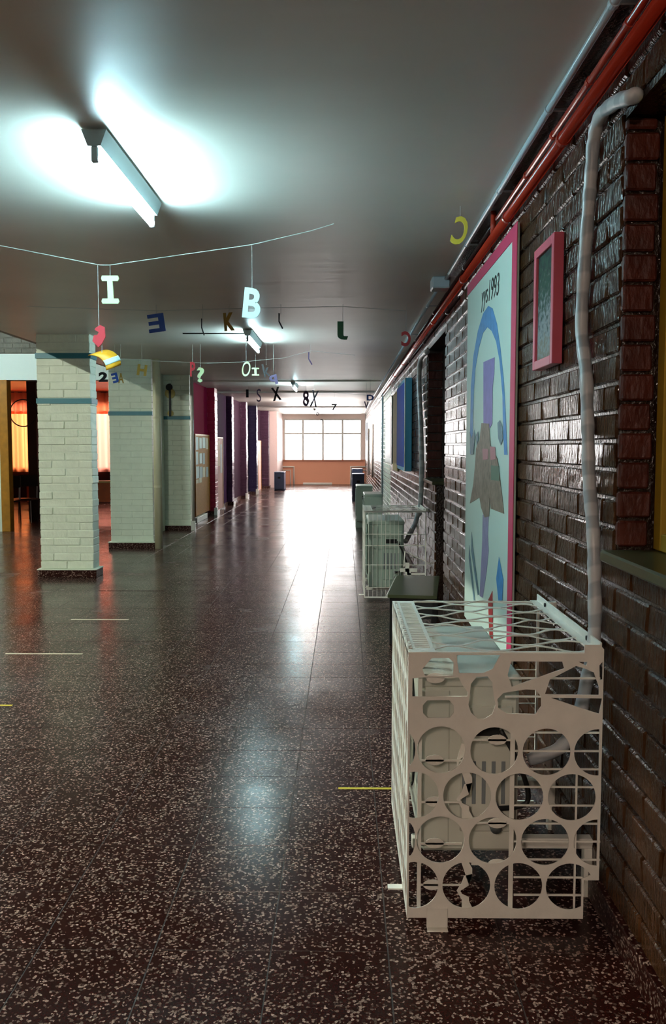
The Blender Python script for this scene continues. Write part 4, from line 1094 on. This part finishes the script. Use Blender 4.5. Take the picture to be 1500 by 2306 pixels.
letter(arc, 453, 461, 717, 756, 8.0, 'letter_black', 'thin dark curved letter seen edge-on right of blue E')
letter('K', 504, 528, 704, 745, 8.0, 'letter_gold', 'gold letter hanging close left of the letter B', rot=R(4), off=.05)
letter(arc, 627, 638, 705, 741, 8.0, 'letter_black', 'thin dark curved letter seen edge-on right of letter B')
letter('J', 760, 784, 724, 765, 8.0, 'letter_green', 'green hook-shaped letter J over the middle of the corridor', mirror=True, off=.05)
letter('C', 904, 925, 746, 780, 8.0, 'letter_red', 'red letter C turned backwards beside the red pipes', mirror=True, off=.04)
letter('H', 309, 331, 821, 846, 11.1, 'letter_gold', 'gold letter H hanging before the white column with the drainpipe', rot=R(-8), off=.04)
letter('2', 222, 243, 838, 860, 11.1, 'letter_black', 'black figure 2 hanging between the two nearest white columns', off=.05)
letter('E', 252, 266, 840, 862, 11.1, 'letter_blue', 'small dark blue letter E left of olive letter A', mirror=True, rot=R(15), off=.04)
letter('A', 266, 279, 840, 863, 11.1, 'letter_gold', 'small olive letter A hanging before the white column', off=.02)
letter('P', 428, 440, 815, 848, 11.1, 'letter_red', 'small red letter P hanging near the guitar column', off=.03)
letter('?', 443, 460, 827, 861, 11.1, 'letter_cream', 'small cream letter shaped like a question mark', off=.03)
letter('O', 545, 564, 814, 848, 11.1, 'letter_cream', 'cream letter O hanging below the second lamp', rot=R(-10), off=.0)
letter(Ishape, 567, 584, 828, 846, 11.1, 'letter_cream', 'small cream letter I right of the cream letter O')
letter('k', 592, 607, 819, 848, 11.1, 'letter_black', 'small dark twisted letter right of the small cream letter I', rot=R(12), off=.02)
letter('q', 607, 625, 844, 866, 11.1, 'letter_purple', 'small dark purple letter q hanging left of the third lamp', rot=R(12), off=.05)
letter(arc, 694, 704, 793, 822, 11.1, 'letter_purple', 'thin edge-on letter right of the second lamp')
letter('X', 612, 632, 872, 902, 17.0, 'letter_black', 'dark tangled letter just left of the third lamp', rot=R(10), off=.04)
letter('I', 554, 560, 877, 895, 17.0, 'letter_black', 'small dark letter I left of the far lamps', off=.02)
letter('8', 682, 696, 880, 915, 17.0, 'letter_purple', 'greyish purple figure right of the third lamp', off=.02)
letter('X', 700, 716, 879, 916, 17.7, 'letter_black', 'dark letter X right of the greyish purple figure', rot=R(-8), off=.02)
letter('7', 747, 759, 910, 924, 20.3, 'letter_black', 'small dark hook over the bright end window', off=.02)
letter('S', 578, 588, 876, 905, 17.0, 'letter_purple', 'thin pale purple letter over the dark columns', off=.0)
letter('D', 826, 842, 889, 902, 17.0, 'letter_blue', 'small navy letter beside the far right pipes', off=.04)
letter('V', 820, 830, 904, 921, 17.5, 'letter_purple', 'small purple letter under the navy one at right', off=.03)
letter('o', 712, 719, 928, 936, 24.0, 'letter_black', 'tiny dark letter low over the end window', off=.02)
letter('o', 722, 728, 944, 949, 28.0, 'letter_black', 'tiny dark letter just under the end window head', off=.02)

# ================================================================== marks on the floor
def strip(px0, px1, py, hw, m, label):
    A = on_z(px0, py, .001); B = on_z(px1, py, .001)
    solo('floor_tape', MB().box(A.x, B.x, A.y - hw, A.y + hw, .0005, .0016), m, label, 'tape')
strip(160, 290, 1395, .016, 'tape_white', 'pale tape strip on the floor in front of the white columns')
strip(12, 186, 1472, .014, 'tape_white', 'pale tape strip at the left edge of the floor')
strip(762, 900, 1775, .010, 'tape_yellow', 'yellow tape strip on the floor running under the foreground cage')
strip(-60, 28, 1588, .012, 'tape_yellow', 'short yellow tape strip at the far left of the floor')
A, B, C_ = on_z(222, 1331), on_z(368, 1331), on_z(388, 1315)
solo('floor_hatch', MB().box(A.x, B.x, B.y, C_.y, .0005, .0025), 'terrazzo', 'thin rectangular hatch cover set in the floor before the columns', 'hatch')
